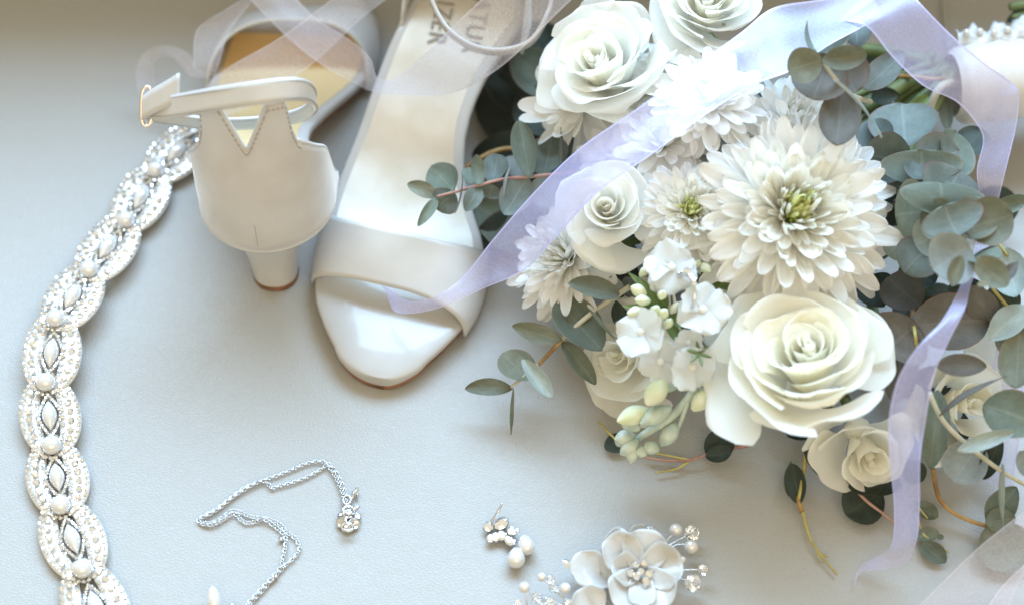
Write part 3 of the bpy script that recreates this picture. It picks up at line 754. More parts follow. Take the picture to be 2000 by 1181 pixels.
shell((1180, 1125, 5), (1214, 1030, 12), 52, 4, 7)
shell((1165, 1205, 5), (1135, 1148, 9), 75, 4, 8)
shell((1230, 1060, 5), (1262, 1032, 6), 40, 3, 10)
for k, (u, v) in enumerate(((1241, 1103), (1258, 1100), (1244, 1124), (1262, 1134), (1252, 1116), (1268, 1120), (1232, 1118))):
    part(comb, 'centre_crystal', gem(P(u, v, 13), 0.0019, frame((0.2 * (k % 3 - 1), -0.3, 1), k), 0.8, 8), M_STONEW if k % 2 else M_STONE, smooth=False)
def bead(u, v, z, r, mat, kind):
    if kind == 'pearl': part(comb, 'wired_pearl', ball(P(u, v, z), r * 0.001, nu=16, nv=11), mat)
    else: part(comb, 'wired_crystal', gem(P(u, v, z), r * 0.001, frame((0.3, -0.5, 1), u), 0.9, 8), mat, smooth=False)
for (u, v, r) in ((1320, 1034, 3.0), (1350, 1067, 3.2), (1307, 1075, 2.8), (1058, 1126, 2.1), (1024, 1146, 2.6), (1104, 1148, 2.6), (1333, 1092, 1.6)): bead(u, v, 9, r, M_PEARL, 'pearl')
for (u, v, r) in ((1270, 1034, 2.4), (1352, 1040, 3.9), (1354, 1138, 4.2), (1373, 1112, 2.6), (1075, 1130, 2.2), (1082, 1146, 2.6), (1048, 1166, 2.6), (1012, 1178, 2.2), (1110, 1182, 3.0), (1378, 1110, 1.8), (1074, 1176, 2.4)): bead(u, v, 8, r, M_CRYSTAL, 'crystal')
mq = gem((0, 0, 0), 1, None, 0.7, 8); A = P(1100, 1094, 9); B = P(1130, 1112, 8); d = B - A
Mq = Matrix((d.normalized(), Vector((0, 0, 1)).cross(d).normalized(), Vector((0, 0, 1)))).transposed()
part(comb, 'marquise_stone', ([(A + B) / 2 + Mq @ Vector((v.x * d.length * 0.55, v.y * 0.0020, v.z * 0.0022)) for v in mq[0]], mq[1]), M_STONE, smooth=False)
for pts in (((1280, 1090, 5), (1300, 1058, 7), (1320, 1036, 9)), ((1280, 1090, 5), (1310, 1062, 7), (1350, 1042, 8)), ((1280, 1092, 5), (1315, 1066, 8), (1335, 1062, 9), (1350, 1067, 9)), ((1300, 1120, 5), (1340, 1112, 7), (1370, 1112, 8)), ((1300, 1130, 5), (1330, 1130, 6), (1352, 1136, 8)), ((1160, 1200, 4), (1100, 1165, 6), (1058, 1126, 9)), ((1160, 1200, 4), (1090, 1160, 6), (1075, 1130, 8)), ((1120, 1195, 4), (1060, 1180, 6), (1024, 1146, 9)), ((1120, 1195, 4), (1070, 1168, 6), (1048, 1166, 8)), ((1200, 1190, 3), (1150, 1130, 4), (1120, 1105, 6)), ((1030, 1195, 4), (1028, 1170, 6), (1024, 1146, 9)), ((1240, 1085, 5), (1262, 1050, 6), (1270, 1034, 8)), ((1215, 1180, 3), (1180, 1140, 4), (1160, 1120, 5)), ((1225, 1190, 3), (1195, 1150, 4), (1175, 1130, 5))):
    part(comb, 'wire', tube(cr([tuple(P(*q)) for q in pts], 5), 0.00032, 5), M_STEEL)

# ------------------------------------------------------------------ leaves and sprigs
def leaf_mesh(kind, seed):
    rnd = random.Random(seed); V = []; F = []; UV = []
    nb, na = 13, 9; ph = rnd.uniform(0, 6); curl = rnd.uniform(-0.30, 0.42); cup = rnd.uniform(0.08, 0.34)
    pw = {'round': 0.5, 'oval': 0.62, 'lance': 0.85}[kind]; pk = {'round': 0.52, 'oval': 0.5, 'lance': 0.45}[kind]
    for j in range(nb):
        b = j / (nb - 1)
        bb = 0.5 - 0.5 * math.cos(PI * b)
        bw = bb ** (math.log(0.5) / math.log(pk))
        wd = max(0.0, math.sin(PI * bw)) ** pw * 0.5
        wd *= 1 + 0.04 * math.sin(5 * bb + ph)
        for i in range(na):
            u_ = 2 * i / (na - 1) - 1
            yv = u_ * wd
            zv = cup * (u_ * u_) * wd * 2 * 0.5 + curl * (bb - 0.5) ** 2 * 2 + 0.035 * math.sin(4 * bb + 2.5 * u_ + ph) * abs(u_)
            V.append((bb, yv, zv))
            rim = max(abs(u_), abs(2 * bb - 1) ** 6)
            UV.append((rim, abs(u_) if 0.02 < bb else 1))
    for j in range(nb - 1):
        for i in range(na - 1):
            F.append((j * na + i, j * na + i + 1, (j + 1) * na + i + 1, (j + 1) * na + i))
    return V, F, UV
LEAVES = {}
def leaf_data(kind, var, mk):
    k = (kind, var, mk)
    if k not in LEAVES:
        V, F, UV = leaf_mesh(kind, var * 7 + len(kind))
        LEAVES[k] = mesh('leaf', V, F, LM[mk], True, UV)
    return LEAVES[k]
CNT = [0]
def leaf(parent, base, tipp, wpx, mk, kind='oval', nrm=None, name='leaf'):
    """base, tip: (u, v, z) of the photo; wpx: full width in photo pixels; nrm: face direction (default towards the viewer, tilted up)"""
    CNT[0] += 1; rnd = random.Random(CNT[0])
    A = P(*base); B = P(*tipp); d = B - A; L = d.length; x = d / L
    n = Vector(nrm) if nrm else (CAM - A).normalized() + Vector((rnd.uniform(-.2, .2), rnd.uniform(-.1, .3), 0.1))
    n = (n - x * n.dot(x)).normalized(); y = n.cross(x)
    wd = wpx / pxmm((A + B) / 2) * 0.001
    M3 = Matrix((x * L, y * wd * 1.0, n * (L + wd) / 2)).transposed()
    o = link(name, leaf_data(kind, rnd.randint(0, 4), mk), parent)
    o.matrix_local = Matrix.Translation(A - root_of(parent).location) @ M3.to_4x4()
    if not parent: pass
    return o

def stem(parent, pix, r0, r1, mat, name='stem', n=6):
    pts = cr([tuple(P(*q)) for q in pix], 6)
    return part(parent, name, tube(pts, lambda q: (r0 + (r1 - r0) * q) * 0.001, n), mat)

def sprig(label, stems, leaves, smat, group='eucalyptus sprigs in the bouquet', name='eucalyptus_sprig', cat='eucalyptus'):
    q = stems[0][0][0]
    t = thing(name, label, cat, tuple(P(q[0], q[1], 0)), group)
    for s in stems: stem(t, s[0], s[1], s[2], s[3] if len(s) > 3 else smat)
    for l in leaves: leaf(t, *l)
    return t

# sprig reaching over the sandal
sprig('blue green eucalyptus tip with red stem reaching over the silver insole',
      [([(1210, 330, 62), (1140, 335, 60), (1040, 345, 58), (985, 350, 56), (935, 362, 54), (890, 375, 52), (853, 384, 50)], 1.1, 0.6)],
      [((856, 383, 50), (795, 358, 52), 32, 'olive', 'oval'), ((856, 384, 50), (817, 441, 48), 24, 'green', 'oval'),
       ((892, 378, 50), (846, 330, 46), 66, 'green', 'round'), ((888, 376, 50), (852, 408, 46), 58, 'blue', 'round'),
       ((906, 343, 58), (891, 417, 50), 13, 'blue', 'oval', (1, 0.3, 0.3)), ((936, 364, 54), (930, 304, 60), 30, 'green', 'oval'),
       ((938, 362, 54), (910, 412, 50), 38, 'blue', 'oval'), ((962, 362, 53), (972, 305, 50), 52, 'blue', 'round'),
       ((962, 360, 53), (955, 388, 48), 46, 'blue', 'round'), ((925, 365, 52), (915, 330, 48), 36, 'green', 'round'), ((990, 321, 62), (977, 389, 52), 9, 'grey', 'oval', (1, 0.2, 0.3)),
       ((1030, 346, 56), (985, 422, 48), 66, 'blue', 'oval'), ((1036, 350, 58), (1014, 237, 66), 50, 'green', 'oval'),
       ((1062, 350, 56), (1078, 272, 52), 82, 'blue', 'round'), ((1096, 345, 60), (1091, 250, 70), 20, 'blue', 'lance', (0.9, -0.2, 0.4)),
       ((1010, 350, 50), (1022, 298, 44), 64, 'grey', 'round'), ((1090, 350, 54), (1050, 400, 46), 70, 'pale', 'round')], M_REDSTEM)
# sprig hanging over the leather
sprig('eucalyptus sprig with paired leaves hanging out over bare leather below the sandal strap',
      [([(1230, 560, 58), (1205, 577, 52), (1150, 616, 44), (1098, 662, 36)], 1.5, 1.2), ([(1098, 662, 36), (1052, 712, 28)], 1.1, 0.9, M_BROWNSTEM), ([(1052, 712, 28), (998, 756, 20)], 1.0, 0.6)],
      [((1208, 577, 62), (1107, 556, 74), 50, 'olive', 'oval', (-0.1, -0.2, 1)), ((1178, 688, 42), (1092, 590, 40), 86, 'green', 'round'),
       ((1146, 606, 50), (1204, 670, 48), 9, 'green', 'lance', (1, 0.4, 0.2)), ((1097, 665, 36), (999, 637, 42), 40, 'olive', 'oval'),
       ((1098, 664, 36), (1164, 749, 30), 40, 'green', 'oval'), ((1042, 745, 24), (982, 694, 22), 70, 'olive', 'round'),
       ((1019, 702, 34), (1078, 776, 26), 36, 'pale', 'oval'), ((1000, 756, 20), (907, 757, 18), 36, 'olive', 'oval'),
       ((998, 757, 20), (994, 848, 4), 6, 'green', 'lance', (1, 0, 0.2)), ((1215, 575, 50), (1190, 540, 56), 26, 'grey', 'oval'), ((1210, 580, 46), (1225, 650, 36), 46, 'dark', 'oval'), ((1216, 575, 50), (1245, 555, 50), 50, 'blue', 'round')], M_PALESTEM)
# sprig that arches over the top of the bouquet
sprig('brown backed eucalyptus sprig rising highest above the mums near the lilac ribbon bend',
      [([(1700, 200, 100), (1660, 185, 120), (1636, 160, 138), (1604, 118, 146)], 1.4, 0.8)],
      [((1606, 118, 146), (1538, 138, 142), 72, 'olive', 'round'), ((1604, 120, 146), (1692, 108, 148), 50, 'olive', 'oval'),
       ((1618, 112, 140), (1588, 200, 132), 112, 'brown', 'round'), ((1630, 100, 136), (1672, 182, 126), 92, 'brown', 'round'),
       ((1600, 122, 136), (1625, 35, 130), 92, 'green', 'round'), ((1676, 100, 128), (1668, 15, 120), 66, 'blue', 'oval'),
       ((1686, 178, 112), (1764, 105, 118), 62, 'blue', 'oval'), ((1644, 178, 132), (1634, 288, 126), 84, 'brown', 'round'),
       ((1632, 152, 150), (1728, 264, 140), 26, 'grey', 'lance', (0.8, 0.5, 0.5)), ((1560, 130, 120), (1500, 90, 110), 90, 'pale', 'round'), ((1590, 90, 112), (1530, 30, 104), 90, 'green', 'round')], M_PALESTEM)
# stacked big sprig
sprig('large eucalyptus branch of overlapping round grey green leaves beside the biggest mum',
      [([(1740, 200, 50), (1775, 310, 66), (1830, 415, 80), (1880, 490, 90), (1925, 555, 84)], 1.8, 0.8)],
      [((1770, 300, 78), (1762, 212, 70), 140, 'blue', 'round'), ((1785, 322, 86), (1690, 300, 82), 104, 'blue', 'round'), ((1782, 322, 86), (1870, 298, 84), 100, 'blue', 'round'),
       ((1800, 372, 90), (1800, 300, 92), 160, 'green', 'round'), ((1790, 372, 84), (1735, 362, 76), 60, 'blue', 'round'), ((1770, 390, 80), (1745, 440, 66), 70, 'blue', 'round'),
       ((1828, 410, 96), (1748, 420, 92), 130, 'green', 'round'), ((1830, 412, 98), (1872, 338, 96), 130, 'blue', 'round'),
       ((1876, 440, 102), (1800, 420, 98), 84, 'green', 'round'), ((1880, 450, 104), (1975, 420, 106), 100, 'olive', 'round'),
       ((1850, 445, 98), (1790, 480, 88), 84, 'pale', 'round'), ((1890, 480, 106), (1820, 530, 104), 110, 'grey', 'round'),
       ((1780, 450, 80), (1732, 500, 68), 76, 'pale', 'round'), ((1880, 470, 104), (1920, 395, 104), 90, 'olive', 'round'),
       ((1878, 500, 112), (1860, 560, 104), 34, 'olive', 'oval'), ((1905, 505, 110), (1965, 560, 104), 60, 'olive', 'oval'),
       ((1950, 560, 98), (1988, 512, 100), 28, 'brown', 'lance'),
       ((1720, 330, 74), (1702, 240, 70), 90, 'blue', 'round', (-0.5, 0.2, 0.8)), ((1860, 350, 82), (1862, 262, 80), 90, 'green', 'round', (0.5, 0.3, 0.8)), ((1812, 350, 94), (1762, 330, 96), 96, 'blue', 'round', (-0.3, 0.5, 0.8)),
       ((1840, 420, 102), (1838, 352, 108), 170, 'green', 'round', (0.1, 0.35, 0.9)), ((1870, 462, 108), (1842, 402, 114), 140, 'blue', 'round', (-0.2, 0.4, 0.9)), ((1752, 380, 78), (1722, 450, 70), 66, 'dark', 'oval'),
       ((1826, 470, 92), (1765, 530, 84), 96, 'blue', 'round', (-0.4, -0.3, 0.8)), ((1895, 500, 100), (1950, 500, 108), 84, 'green', 'round', (0.5, -0.1, 0.8)), ((1920, 548, 108), (1921, 560, 106), 24, 'pale', 'round')], M_PALESTEM)
sprig('pale blue eucalyptus leaves with a yellow stem at the bouquet edge below the round branch',
      [([(1925, 545, 80), (1960, 590, 70), (2010, 650, 60)], 1.0, 0.8, M_YSTEM), ([(1945, 470, 84), (1968, 500, 82)], 0.9, 0.6, M_YSTEM)],
      [((1958, 488, 80), (1990, 585, 76), 78, 'pale', 'oval'), ((2006, 596, 74), (1932, 662, 66), 58, 'pale', 'oval'), ((1930, 560, 66), (1980, 610, 56), 70, 'dark', 'round'),
       ((1935, 412, 92), (2008, 388, 96), 36, 'green', 'oval'), ((1870, 305, 66), (1925, 250, 64), 66, 'dark', 'oval'), ((1950, 630, 56), (2000, 690, 46), 70, 'olive', 'round'), ((1900, 560, 80), (1940, 640, 60), 60, 'brown', 'oval')], M_YSTEM)
# brown leaves in the middle of the right side
sprig('pair of broad dull brown eucalyptus leaves between the cream rose and the ribbon tail',
      [([(1790, 540, 36), (1782, 600, 50), (1783, 634, 64)], 1.4, 0.9, M_BROWNSTEM), ([(1784, 632, 66), (1788, 656, 68), (1790, 678, 62)], 0.9, 0.8, M_YSTEM)],
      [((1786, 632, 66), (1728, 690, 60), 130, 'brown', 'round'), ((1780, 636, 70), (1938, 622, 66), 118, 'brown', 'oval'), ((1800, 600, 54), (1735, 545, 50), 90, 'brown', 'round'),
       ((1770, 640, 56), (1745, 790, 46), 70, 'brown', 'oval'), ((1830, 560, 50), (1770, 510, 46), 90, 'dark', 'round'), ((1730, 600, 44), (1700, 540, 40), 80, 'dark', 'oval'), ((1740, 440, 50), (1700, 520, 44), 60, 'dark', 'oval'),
       ((1850, 560, 60), (1920, 590, 56), 70, 'dark', 'round')], M_YSTEM)
sprig('long stemmed eucalyptus with curled leaves over the cream rose behind the ribbon',
      [([(1815, 765, 64), (1838, 815, 58), (1880, 860, 50), (1950, 915, 38), (2010, 950, 30)], 1.3, 1.0)],
      [((1828, 712, 70), (1928, 714, 70), 46, 'brown', 'oval'), ((1832, 808, 64), (1962, 728, 74), 18, 'brown', 'lance', (0.2, 0.6, 0.7)), ((1832, 760, 58), (1818, 915, 40), 62, 'green', 'oval'),
       ((1918, 788, 56), (2040, 830, 60), 100, 'green', 'oval'), ((1868, 880, 52), (1982, 840, 58), 32, 'pale', 'oval'), ((1915, 862, 34), (1862, 940, 22), 90, 'grey', 'round'),
       ((1955, 850, 40), (1920, 935, 24), 40, 'dark', 'oval'), ((1948, 905, 40), (1952, 1030, 16), 16, 'pale', 'lance', (1, 0, 0.3)), ((1990, 650, 66), (1985, 760, 60), 74, 'olive', 'round'), ((1990, 880, 36), (2030, 930, 30), 50, 'grey', 'oval')], M_PALESTEM)
sprig('curved brown twig ending in a dull green leaf beneath the sheer ribbon corner',
      [([(1822, 915, 26), (1828, 950, 18), (1838, 978, 10), (1870, 1005, 6), (1930, 1026, 6), (1960, 1015, 10)], 1.0, 1.2)],
      [((1930, 1025, 6), (1985, 950, 20), 60, 'green', 'oval'), ((1930, 1028, 6), (1990, 1110, 4), 110, 'olive', 'round'), ((1925, 1020, 8), (1985, 1010, 14), 50, 'green', 'oval')], M_BROWNSTEM)
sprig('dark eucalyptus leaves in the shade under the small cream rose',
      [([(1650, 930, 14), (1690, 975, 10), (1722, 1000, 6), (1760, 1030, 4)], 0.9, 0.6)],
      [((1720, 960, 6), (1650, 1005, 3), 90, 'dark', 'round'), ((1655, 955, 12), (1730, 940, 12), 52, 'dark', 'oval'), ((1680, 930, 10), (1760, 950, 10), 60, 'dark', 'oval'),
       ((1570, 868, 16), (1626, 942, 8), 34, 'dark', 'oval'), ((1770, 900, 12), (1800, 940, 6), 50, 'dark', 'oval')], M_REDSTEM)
sprig('bare yellow twig with one dark leaf lying below the cream roses',
      [([(1577, 868, 14), (1570, 920, 9), (1560, 975, 5)], 1.1, 0.9), ([(1560, 975, 4), (1568, 1000, 3), (1582, 1050, 2.5), (1605, 1085, 2.5), (1635, 1121, 2)], 0.9, 0.5), ([(1595, 1072, 2.5), (1602, 1095, 2)], 0.5, 0.3), ([(1600, 1080, 2.5), (1618, 1087, 2.5)], 0.5, 0.3), ([(1558, 970, 4), (1566, 998, 4)], 1.6, 1.5, M_BROWNSTEM)],
      [((1562, 985, 4), (1548, 905, 9), 44, 'dark', 'oval'), ((1540, 970, 3), (1545, 900, 6), 24, 'leafgreen', 'lance')], M_YSTEM)
sprig('tiny young eucalyptus shoot beside the ribbon tail tip',
      [([(1785, 985, 3), (1800, 1035, 2.5), (1815, 1052, 2), (1853, 1078, 2)], 0.6, 0.4), ([(1790, 985, 3), (1812, 1012, 3)], 0.6, 0.4), ([(1832, 1066, 2), (1845, 1066, 2)], 0.5, 0.3)],
      [((1786, 1048, 2), (1834, 1040, 3), 32, 'green', 'oval'), ((1798, 1060, 2), (1848, 1098, 2), 42, 'green', 'oval'), ((1786, 985, 3), (1832, 1010, 3), 38, 'green', 'oval'), ((1830, 1048, 3), (1844, 1048, 3), 12, 'green', 'oval')], M_YSTEM)
sprig('reddish twig with one curled dark leaf lying between stock buds and cream rose',
      [([(1460, 870, 8), (1400, 880, 6), (1350, 897, 5), (1300, 898, 4), (1262, 892, 4)], 0.8, 0.6), ([(1345, 900, 4), (1320, 915, 3), (1280, 922, 3)], 0.7, 0.4, M_YSTEM), ([(1345, 897, 5), (1300, 888, 5), (1255, 880, 6)], 0.6, 0.4, M_YSTEM), ([(1215, 870, 6), (1190, 845, 5), (1168, 823, 5)], 0.7, 0.5, M_YSTEM)],
      [((1436, 868, 8), (1376, 876, 4), 66, 'dark', 'round'), ((1432, 880, 10), (1380, 892, 5), 36, 'dark', 'oval'), ((1215, 880, 4), (1188, 850, 4), 44, 'dark', 'round')], M_REDSTEM)
# dark foliage packed under the blooms
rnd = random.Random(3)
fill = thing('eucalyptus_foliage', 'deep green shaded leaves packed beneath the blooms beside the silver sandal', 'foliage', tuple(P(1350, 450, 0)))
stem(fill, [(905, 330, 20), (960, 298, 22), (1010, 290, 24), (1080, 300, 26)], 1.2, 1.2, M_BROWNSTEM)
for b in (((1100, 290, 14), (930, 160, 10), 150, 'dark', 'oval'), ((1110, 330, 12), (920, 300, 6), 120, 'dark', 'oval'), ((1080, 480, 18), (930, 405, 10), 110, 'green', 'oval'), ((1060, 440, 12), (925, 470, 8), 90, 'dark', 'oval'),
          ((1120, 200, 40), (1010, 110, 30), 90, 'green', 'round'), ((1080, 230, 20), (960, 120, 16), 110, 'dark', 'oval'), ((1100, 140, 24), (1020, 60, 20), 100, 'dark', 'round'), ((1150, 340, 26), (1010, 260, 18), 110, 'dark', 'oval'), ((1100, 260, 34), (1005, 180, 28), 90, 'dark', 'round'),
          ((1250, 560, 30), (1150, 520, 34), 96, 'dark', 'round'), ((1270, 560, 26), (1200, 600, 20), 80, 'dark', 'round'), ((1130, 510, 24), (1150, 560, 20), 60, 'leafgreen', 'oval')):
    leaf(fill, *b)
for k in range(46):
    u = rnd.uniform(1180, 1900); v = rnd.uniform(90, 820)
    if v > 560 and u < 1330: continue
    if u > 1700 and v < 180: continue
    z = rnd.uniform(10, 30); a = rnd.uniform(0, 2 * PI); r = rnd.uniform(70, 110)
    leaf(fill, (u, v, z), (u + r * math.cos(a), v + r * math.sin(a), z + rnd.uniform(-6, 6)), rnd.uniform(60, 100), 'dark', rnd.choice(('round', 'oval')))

# ------------------------------------------------------------------ roses
def rose(label, u, v, z, axis, R, n, seed, mo, mi, openness=1.0, name='rose', roll=0.0, loose=1.0):
    R *= 0.001; rnd = random.Random(seed)
    c = P(u, v, z); M3 = frame(axis, roll); ax = Vector(axis).normalized()
    base = c - ax * R * 0.42
    t = thing(name, label, 'rose', tuple(base), 'roses in the bouquet')
    cx, cy = rnd.uniform(-.16, .16), rnd.uniform(-.16, .16)
    for i in range(n):
        f = i / (n - 1)
        ph0 = i * 2.39996 + rnd.uniform(-.45, .45); q0 = rnd.uniform(0, 6.28)
        rt = R * (0.045 + 0.84 * f ** 1.0) * rnd.uniform(0.90, 1.10)
        TM = Matrix.Rotation(rnd.gauss(0, 0.11) * loose * (0.45 + 0.55 * f), 3, Vector((math.cos(q0), math.sin(q0), 0)))
        h = R * (0.80 + 0.12 * math.sin(PI * f) - 0.34 * f ** 2 * openness) * rnd.uniform(0.92, 1.08)
        Wd = (1.9 * (1 - f) ** 2 + 0.92) * rnd.uniform(0.85, 1.15)
        q = [rnd.uniform(0, 6.28) for _ in range(5)]; p3 = rnd.uniform(0.35, 1.5)
        lipside = rnd.choice((-1, 1)); sp = 0.16 + 0.10 * rnd.random(); pt = rnd.uniform(-0.5, 0.5)
        fl = f ** 1.1 * openness; ti = rnd.uniform(-0.10, 0.10) * f ** 1.5; sx = cx * (1 - f) * R; sy = cy * (1 - f) * R
        def pet(a, b):
            u_ = 2 * a - 1
            bt = b * (1 - (0.20 + 0.10 * f) * abs(u_ - pt * 0.4) ** 2.3 * b + 0.07 * f * math.exp(-((u_ - pt) / 0.16) ** 2) * b)
            wv = Wd * (0.46 + 0.54 * math.sin(PI * min(b, 0.8) / 1.6))
            bc = min(bt, 0.80); ro = max(0.0, bt - 0.80) / 0.20
            over = max(0.0, bc - 0.45) / 0.35
            r = rt * (0.26 + 0.74 * bc ** 0.7) + ti * R * bc + R * 0.13 * fl * p3 * over ** 1.6
            zz = h * (bc ** 0.85) - R * 0.06 * fl * p3 * over ** 2
            # the lip rolls outwards and back on itself
            tr_, tz_ = 0.25 + 0.6 * fl, 1.0 - 0.5 * fl; tl_ = math.hypot(tr_, tz_); tr_ /= tl_; tz_ /= tl_
            rho = R * (0.012 + 0.060 * fl * p3 * (1 - 0.35 * math.sin(2 * u_ + q[4]))); phi = ro * (1.3 + 1.3 * f)
            rho *= 0.55 * (0.25 + max(0.0, 0.75 + lipside * 1.1 * u_)); phi *= min(1.0, 0.35 + max(0.0, 0.6 + lipside * 0.9 * u_))
            r += rho * (math.sin(phi) * tr_ + (1 - math.cos(phi)) * tz_)
            zz += rho * (math.sin(phi) * tz_ - (1 - math.cos(phi)) * tr_)
            r *= 1 + sp * u_ * (1 - 0.45 * f)
            # folds and waves
            r += R * (0.05 * bt ** 2 * math.sin(2.3 * u_ + q[0]) * (0.6 + 0.7 * f) + 0.07 * f * abs(u_) ** 3 * bt + 0.030 * f * math.sin(6.5 * u_ + q[1]) * bt ** 4)
            zz += R * (0.06 * bt ** 2 * math.sin(1.9 * u_ + q[2]) * (1.0 + 0.5 * f) - 0.06 * fl * abs(u_) ** 3 * bt + 0.022 * math.sin(8 * u_ + q[3]) * bt ** 6 + 0.010 * math.sin(19 * u_ + q[1]) * bt ** 8)
            # a crease where the lip turns
            cr_ = math.exp(-((u_ - pt * 0.8 - 0.25 * (b - 0.5)) / 0.12) ** 2) * bt ** 2
            r -= R * 0.030 * cr_ * f
            th = ph0 + u_ * wv
            return base + M3 @ (TM @ Vector((sx + r * math.cos(th), sy + r * math.sin(th), zz)))
        part(t, 'petal', grid(pet, 25, 20), mi if f < 0.45 else mo)
    def core(a, b):
        th = 2 * PI * a * 1.5 + 2 * b; rr = R * (0.03 + 0.06 * a) * (0.5 + 0.5 * b) * (1 + 0.25 * math.sin(5 * a + 2))
        return base + M3 @ Vector((cx * R + rr * math.cos(th), cy * R + rr * math.sin(th), R * (0.2 + (0.46 + 0.12 * math.sin(4 * a)) * b)))
    part(t, 'petal', grid(core, 30, 6), mi)
    part(t, 'receptacle', ball(base + ax * R * 0.0, R * 0.22, R * 0.22, R * 0.14, M3, 12, 8), mi)
    hub = P(1835, 140, 48)
    mid = base.lerp(hub, 0.45) + Vector((-0.035 if u > 1500 else 0, 0, 0)); mid.z = max(min(mid.z, 0.022), 0.010)
    part(t, 'stem', tube([Vector(p) for p in cr([tuple(base), tuple(base - ax * R * 0.3 if (base - ax * R * 0.3).z > 0.006 else base + Vector((0, 0.004, 0))), tuple(mid), tuple(hub + Vector((rnd.uniform(-1, 1), rnd.uniform(-1, 1), rnd.uniform(-1, 1))) * 0.008)], 6)], 0.0026, 7), M_GREEN)
    return t
rose('big open cream rose below the biggest mum', 1556, 712, 74, (-0.22, 0.06, 0.96), 47, 27, 14, M_ROSE_C, M_ROSE_IN, 0.75, roll=2.2, loose=1.45)
rose('half open white rose under the lilac ribbon above the eucalyptus sprig on leather', 1193, 412, 80, (-0.10, -0.30, 0.9), 28, 18, 5, M_ROSE_W, M_ROSE_WI, 0.7)
rose('large white rose nearest the sandal ankle strap', 1188, 118, 98, (-0.38, -0.10, 0.9), 40, 23, 8, M_ROSE_W, M_ROSE_WI, 0.7)
rose('white rose cut off by the upper picture edge', 1386, -2, 116, (0.0, -0.2, 1.0), 39, 20, 21, M_ROSE_W, M_ROSE_WI, 0.75)
rose('small cream rose tucked under the big cream rose beside the ribbon tail', 1688, 868, 30, (0.10, -0.85, 0.35), 29, 12, 31, M_ROSE_C, M_ROSE_IN, 0.45)
rose('cream rose half hidden by eucalyptus at the far side of the ribbon tail', 1885, 790, 34, (0.45, -0.45, 0.7), 36, 11, 17, M_ROSE_C, M_ROSE_IN, 1.0)
rose('cream rose behind the hanging eucalyptus and the stock florets', 1238, 700, 30, (-0.62, -0.45, 0.6), 34, 11, 23, M_ROSE_C, M_ROSE_C, 0.9)

# ------------------------------------------------------------------ chrysanthemums
def mum_petal_mesh(var):
    """unit petal along +X, spoon shaped"""
    bend, cup, wd, tip_ = [(-0.10, 0.10, 0.30, 0.9), (0.10, 0.16, 0.30, 0.85), (0.32, 0.24, 0.27, 0.7), (0.0, 0.14, 0.26, 1.1), (0.5, 0.30, 0.24, 0.7), (-0.2, 0.12, 0.34, 0.9)][var]
    nb, na = 10, 7; V = []; F = []; UV = []
    for j in range(nb):
        b = j / (nb - 1); bb = 1 - (1 - b) ** 1.6
        ww = wd * 0.5 * (0.42 + 0.58 * math.sin(PI * min(bb, 0.62) / 1.24)) * (1 - max(0, (bb - 0.62) / 0.38) ** 2.6) ** 0.5 if bb < 1 else 0.012
        for i in range(na):
            u_ = 2 * i / (na - 1) - 1
            UV.append((0.5 + 0.12 * u_, bb * 0.9))
            V.append((bb, u_ * ww, bend * bb * bb + cup * (u_ * u_) * ww * 2 + 0.012 * math.cos(3 * PI * u_) * bb))
    for j in range(nb - 1):
        for i in range(na - 1):
            F.append((j * na + i, j * na + i + 1, (j + 1) * na + i + 1, (j + 1) * na + i))
    return V, F, UV
MUM = {}
def mum_data(var, mat):
    k = (var, mat.name)
    if k not in MUM:
        V, F, UV = mum_petal_mesh(var); MUM[k] = mesh('petal', V, F, mat, True, UV)
    return MUM[k]
